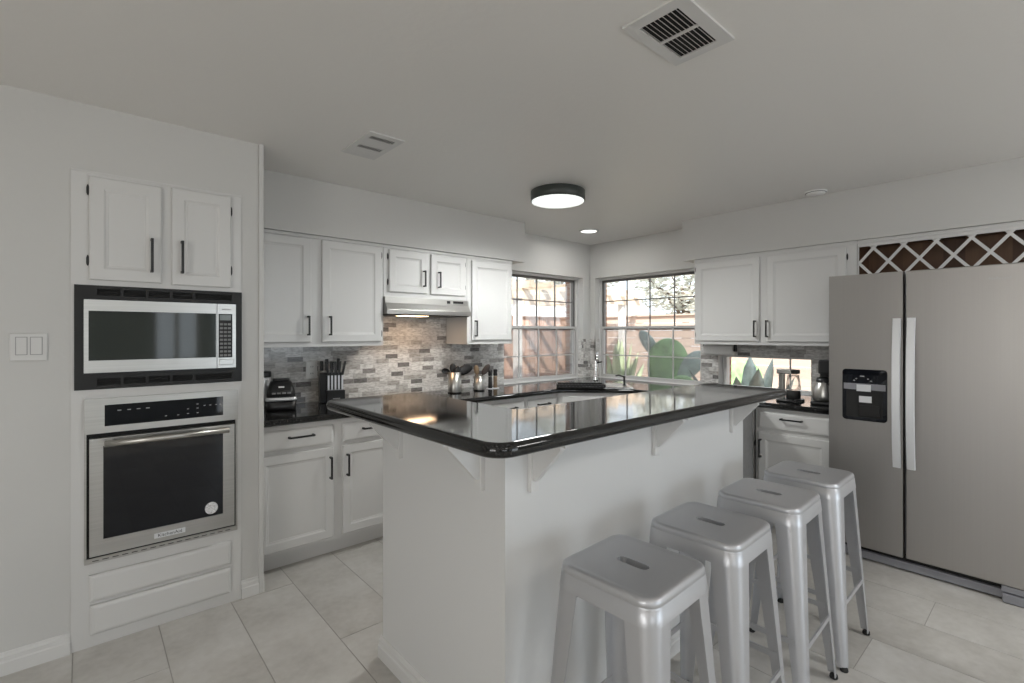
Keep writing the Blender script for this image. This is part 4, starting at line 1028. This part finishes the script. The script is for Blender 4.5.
rbox(mx + 0.03, my, [(0.11, 0.09, 0.03, ZC, 0), (0.113, 0.093, 0.03, ZC + 0.008, 0), (0.11, 0.09, 0.03, ZC + 0.022, 0)]).build('base', M['black_plastic'], cm)
B(W, mx + 0.05, mx + 0.13, my - 0.085, my + 0.065, ZC + 0.015, ZC + 0.31, bev=0.01).build('tower', M['black_plastic'], cm)
B(W, mx - 0.06, mx + 0.13, my - 0.09, my + 0.045, ZC + 0.215, ZC + 0.315, bev=0.012).build('brew_head', M['black_plastic'], cm)
ca = MB().lathe((mx - 0.015, my + 0.022, ZC), [(0.055, 0.023), (0.064, 0.03), (0.068, 0.06), (0.060, 0.12), (0.046, 0.155), (0.044, 0.158)], 28).build('carafe', M['steel_v'], cm); ca['label'] = 'brushed steel thermal carafe'
MB().lathe((mx - 0.015, my + 0.022, ZC), [(0.044, 0.156), (0.046, 0.165), (0.040, 0.188), (0.015, 0.196)], 24).build('carafe_lid', M['black_plastic'], ca)
MB().tube([(mx - 0.05, my - 0.013, ZC + 0.15), (mx - 0.072, my - 0.039, ZC + 0.14), (mx - 0.078, my - 0.047, ZC + 0.09), (mx - 0.06, my - 0.028, ZC + 0.055)], 0.009, 8).build('carafe_handle', M['black_plastic'], ca)
mb = MB(); P_ = []
for k in range(40):
    a = k * 0.62; r_ = 0.022 + 0.012 * math.sin(k * 0.9); P_.append((3.80 + r_ * math.cos(a), 1.262 + r_ * math.sin(a), ZC + 0.006 + 0.012 * (0.5 + 0.5 * math.sin(k * 0.7)) + k * 0.0004))
mb.tube(P_, 0.0035, 6)
tag(mb.build('power_cord', M['black_plastic']), 'loosely coiled black cord on the worktop between the two coffee makers', 'cord')

# ------------------------------------------------------------------ outdoors
struct(B(W, -12, 24, -16, 26, -0.35, -0.14).build('ground', M['ground']))
# brick outer skin, a reveal beyond each window
struct(MB().wall(FA(3.855), (0.6, 5.0), (-0.14, HC), 0.0, -0.11, [(2.95, 4.345, 0.80, 2.06)]).build('wall_brick_range', M['brick']))
struct(MB().wall(FB(4.63), (-3.4, 3.96), (-0.14, HC), 0.0, -0.11, [(2.22, 3.85, 0.80, 2.10), (1.34, 2.15, 0.86, 1.23)]).build('wall_brick_fridge', M['brick']))
def fence(name, f, u0, u1, h, m, label, horizontal):
    o = thing(name, f((u0 + u1) / 2, 0, 0), label, 'fence'); o.location.z = -0.14
    z0 = -0.14
    mb = MB()
    if horizontal:
        z = z0 + 0.02
        while z < h: mb.box(f, u0, u1, z, z + 0.15, 0, 0.02); z += 0.16
    else:
        u = u0
        while u < u1: mb.box(f, u, u + 0.132, z0, h, 0, 0.02); u += 0.14
    mb.build('boards', m, o)
    mb = MB()
    for z in ((0.35, h - 0.25)): mb.box(f, u0, u1, z, z + 0.09, 0.02, 0.06)
    mb.build('rail', m, o)
    u = u0
    while u <= u1: B(f, u, u + 0.1, z0, h + 0.05, -0.1, -0.002).build('post', m, o); u += 2.4
    B(f, u0, u1, h, h + 0.03, -0.06, 0.07).build('cap_rail', m, o)
    return o
fence('garden_fence', FB(9.2), -1, 7.4, 1.78, M['fence_b'], 'pale sunlit timber fence beyond the cactus window', True)
fence('garden_fence', FA(7.6), 2.0, 9.2, 1.75, M['fence_a'], 'red-brown board fence beyond the window beside the range hood', False)
pg = thing('pergola', (6.2, 6.6, -0.14), 'tan timber pergola with open rafters outside the range wall window', 'pergola')
for x in (5.4, 8.3): 
    for y in (6.0, 7.3): B(W, x, x + 0.11, y, y + 0.11, -0.14, 2.05).build('post', M['trim'], pg)
for y in (5.95, 7.28): B(W, 4.9, 8.9, y, y + 0.05, 2.0, 2.16).build('beam', M['pergola'], pg)
for k in range(9): B(W, 5.0 + k * 0.45, 5.05 + k * 0.45, 5.7, 7.5, 2.16, 2.28).build('rafter', M['pergola'], pg)

# prickly pear and agave outside the cactus window
def pad(root, c, s, tilt=0.0, turn=0.0, m='cactus'):
    q = Matrix.Rotation(YAW - PI / 2 + turn, 3, 'Z') @ Matrix.Rotation(tilt, 3, 'Y')
    mb = MB(); t = bmesh.new(); bmesh.ops.create_uvsphere(t, u_segments=24, v_segments=16, radius=1)
    mm = Matrix.Translation(c) @ q.to_4x4()
    for v_ in t.verts:
        z = v_.co.z; k = 1.0 + 0.16 * z
        v_.co = mm @ Vector((v_.co.x * s[0] * k, v_.co.y * s[1], v_.co.z * s[2]))
    for fc in t.faces: fc.smooth = True
    mb._merge(t)
    return mb.build('pad', M[m], root)
px = thing('prickly_pear_cactus', (5.7, 3.4, -0.14), 'big green prickly pear cactus filling the lower right of the corner window', 'cactus', 'cacti in the yard')
pad(px, (5.72, 3.42, 0.93), (0.27, 0.07, 0.42))
pad(px, (5.75, 3.45, 0.25), (0.30, 0.09, 0.42), 0.1)
pad(px, (5.62, 3.62, 1.25), (0.085, 0.05, 0.24), -0.62, 0.1, 'cactus_blue')
pad(px, (5.90, 3.22, 0.98), (0.13, 0.06, 0.26), 0.8, 0.0, 'cactus_blue')
pad(px, (5.60, 3.20, 0.62), (0.20, 0.06, 0.28), 0.5)
def agave(o, c, n, L, el0, el1, wid, m):
    for k in range(n):
        a = k * 2.4; L_ = L * (1 + 0.2 * math.sin(k * 1.7)); el = el0 + (el1 - el0) * ((k * 0.37) % 1)
        base = Vector(c); d = Vector((math.cos(a) * math.cos(el), math.sin(a) * math.cos(el), math.sin(el))); sd_ = Vector((-math.sin(a), math.cos(a), 0)); up_ = d.cross(sd_)
        rings = []
        for q in range(9):
            t = q / 8; wv = wid * (1 - t) ** 0.6 * (0.5 + 1.1 * t) + 0.002; p = base + d * L_ * t - Vector((0, 0, 0.10 * t * t))
            rings.append([tuple(p - sd_ * wv), tuple(p + up_ * wv * 0.30), tuple(p + sd_ * wv), tuple(p - up_ * wv * 0.25)])
        MB().rings(rings, smooth=True).build('leaf', M[m], o)
p2 = thing('prickly_pear_cactus', (7.3, 3.25, -0.14), 'green prickly pear seen through the left part of the low window', 'cactus', 'cacti in the yard')
pad(p2, (7.3, 3.20, 0.62), (0.38, 0.07, 0.40), -0.3)
pad(p2, (7.32, 3.28, 0.10), (0.30, 0.09, 0.36), 0.0)
ag = thing('agave_plant', (5.72, 2.36, -0.14), 'blue-green agave with broad leaves outside the low window behind the coffee makers', 'plant', 'agaves in the yard')
agave(ag, (5.60, 2.34, -0.13), 16, 1.20, 0.85, 1.45, 0.15, 'cactus_blue')
ag = thing('agave_plant', (6.55, 4.80, -0.14), 'pale green spiky agave at the left of the corner window', 'plant', 'agaves in the yard')
agave(ag, (6.55, 4.80, -0.10), 18, 1.30, 1.0, 1.5, 0.10, 'agave')
ag2 = thing('dry_shrub', (5.35, 4.08, -0.14), 'brown leafless shrub branches below the agave outside the corner window', 'shrub')
mb = MB()
for k in range(26):
    a = random.uniform(0, 6.28); e_ = random.uniform(1.1, 1.5); L_ = random.uniform(0.55, 0.85)
    b_ = Vector((5.35 + random.uniform(-.05, .05), 4.08 + random.uniform(-.15, .15), -0.14)); d = Vector((math.cos(a) * math.cos(e_), math.sin(a) * math.cos(e_), math.sin(e_) + 0.3))
    mb.tube([tuple(b_), tuple(b_ + d * L_ * 0.5 + Vector((0, 0, 0.06))), tuple(b_ + d * L_)], [0.018, 0.012, 0.003], 6)
mb.build('branches', M['branch'], ag2)
g_ = MB()
for k in range(160):
    c_ = Vector((5.35 + random.gauss(0, .08), 4.08 + random.gauss(0, .1), 0.35 + random.uniform(-.3, .45))); q = Matrix.Rotation(random.uniform(0, 6.28), 3, 'Z') @ Matrix.Rotation(random.uniform(-1, 1), 3, 'X')
    g_.rings([[tuple(c_ + q @ Vector(p)) for p in ((-.03, 0, 0), (0, .012, 0), (.03, 0, 0), (0, -.012, 0))], [tuple(c_ + q @ Vector(p)) for p in ((-.03, 0, .002), (0, .012, .002), (.03, 0, .002), (0, -.012, .002))]])
g_.build('leaves', M['branch'], ag2)
def tree(x, y, h, r, label, n=900):
    o = thing('tree', (x, y, -0.14), label, 'tree', 'trees beyond the fences')
    mb = MB(); mb.tube([(x, y, -0.14), (x + 0.1, y, h * 0.35), (x, y + 0.1, h * 0.7)], [0.2, 0.14, 0.06], 10)
    for k in range(9):
        a = k * 2.4; mb.tube([(x + 0.06, y + 0.05, h * (0.4 + 0.03 * k)), (x + r * 0.45 * math.cos(a), y + r * 0.45 * math.sin(a), h * 0.68), (x + r * 0.8 * math.cos(a), y + r * 0.8 * math.sin(a), h * 0.8)], [0.06, 0.035, 0.012], 6)
    mb.build('trunk', M['bark'], o)
    g = MB(); t = bmesh.new()
    for k in range(n):
        d = Vector((random.gauss(0, 1), random.gauss(0, 1), random.gauss(0, 1))).normalized() * r * random.uniform(0.3, 1) ** 0.5
        c_ = Vector((x, y, h * 0.75)) + Vector((d.x, d.y, d.z * 0.7)); q = Matrix.Rotation(random.uniform(0, 6.28), 3, 'Z') @ Matrix.Rotation(random.uniform(-1.2, 1.2), 3, 'X'); s_ = random.uniform(0.07, 0.17)
        t.faces.new([t.verts.new(c_ + q @ Vector(p) * s_) for p in ((-1, 0, 0), (0, .5, .15), (1, 0, 0), (0, -.5, .15))])
    g._merge(t); g.build('crown', M['leaf'], o)
tree(15.0, 13.6, 4.9, 2.1, 'pale leafy tree behind the neighbouring house roof in the corner window', 2600)
tree(16.0, 8.9, 4.4, 1.9, 'grey-green leafy tree beyond the pale fence, in the middle of the corner window', 2600)
tree(17.5, 4.4, 5.0, 1.6, 'tree farther right beyond the pale fence, at the edge of the corner window', 1800)
tree(8.6, 13.5, 5.0, 2.0, 'tree beyond the red-brown fence, seen through the range wall window', 1800)
hs = thing('neighbour_house', (12.5, 11.5, -0.14), 'neighbouring house with a pale low roof beyond the corner of the fences', 'house')
B(W, 11.0, 14.5, 9.6, 13.0, -0.14, 1.9).build('walls', M['trim'], hs)
MB().rings([[(10.7, y, 1.9), (14.8, y, 1.9), (12.75, y, 2.9)] for y in (9.3, 13.3)]).build('roof', M['concrete'], hs)
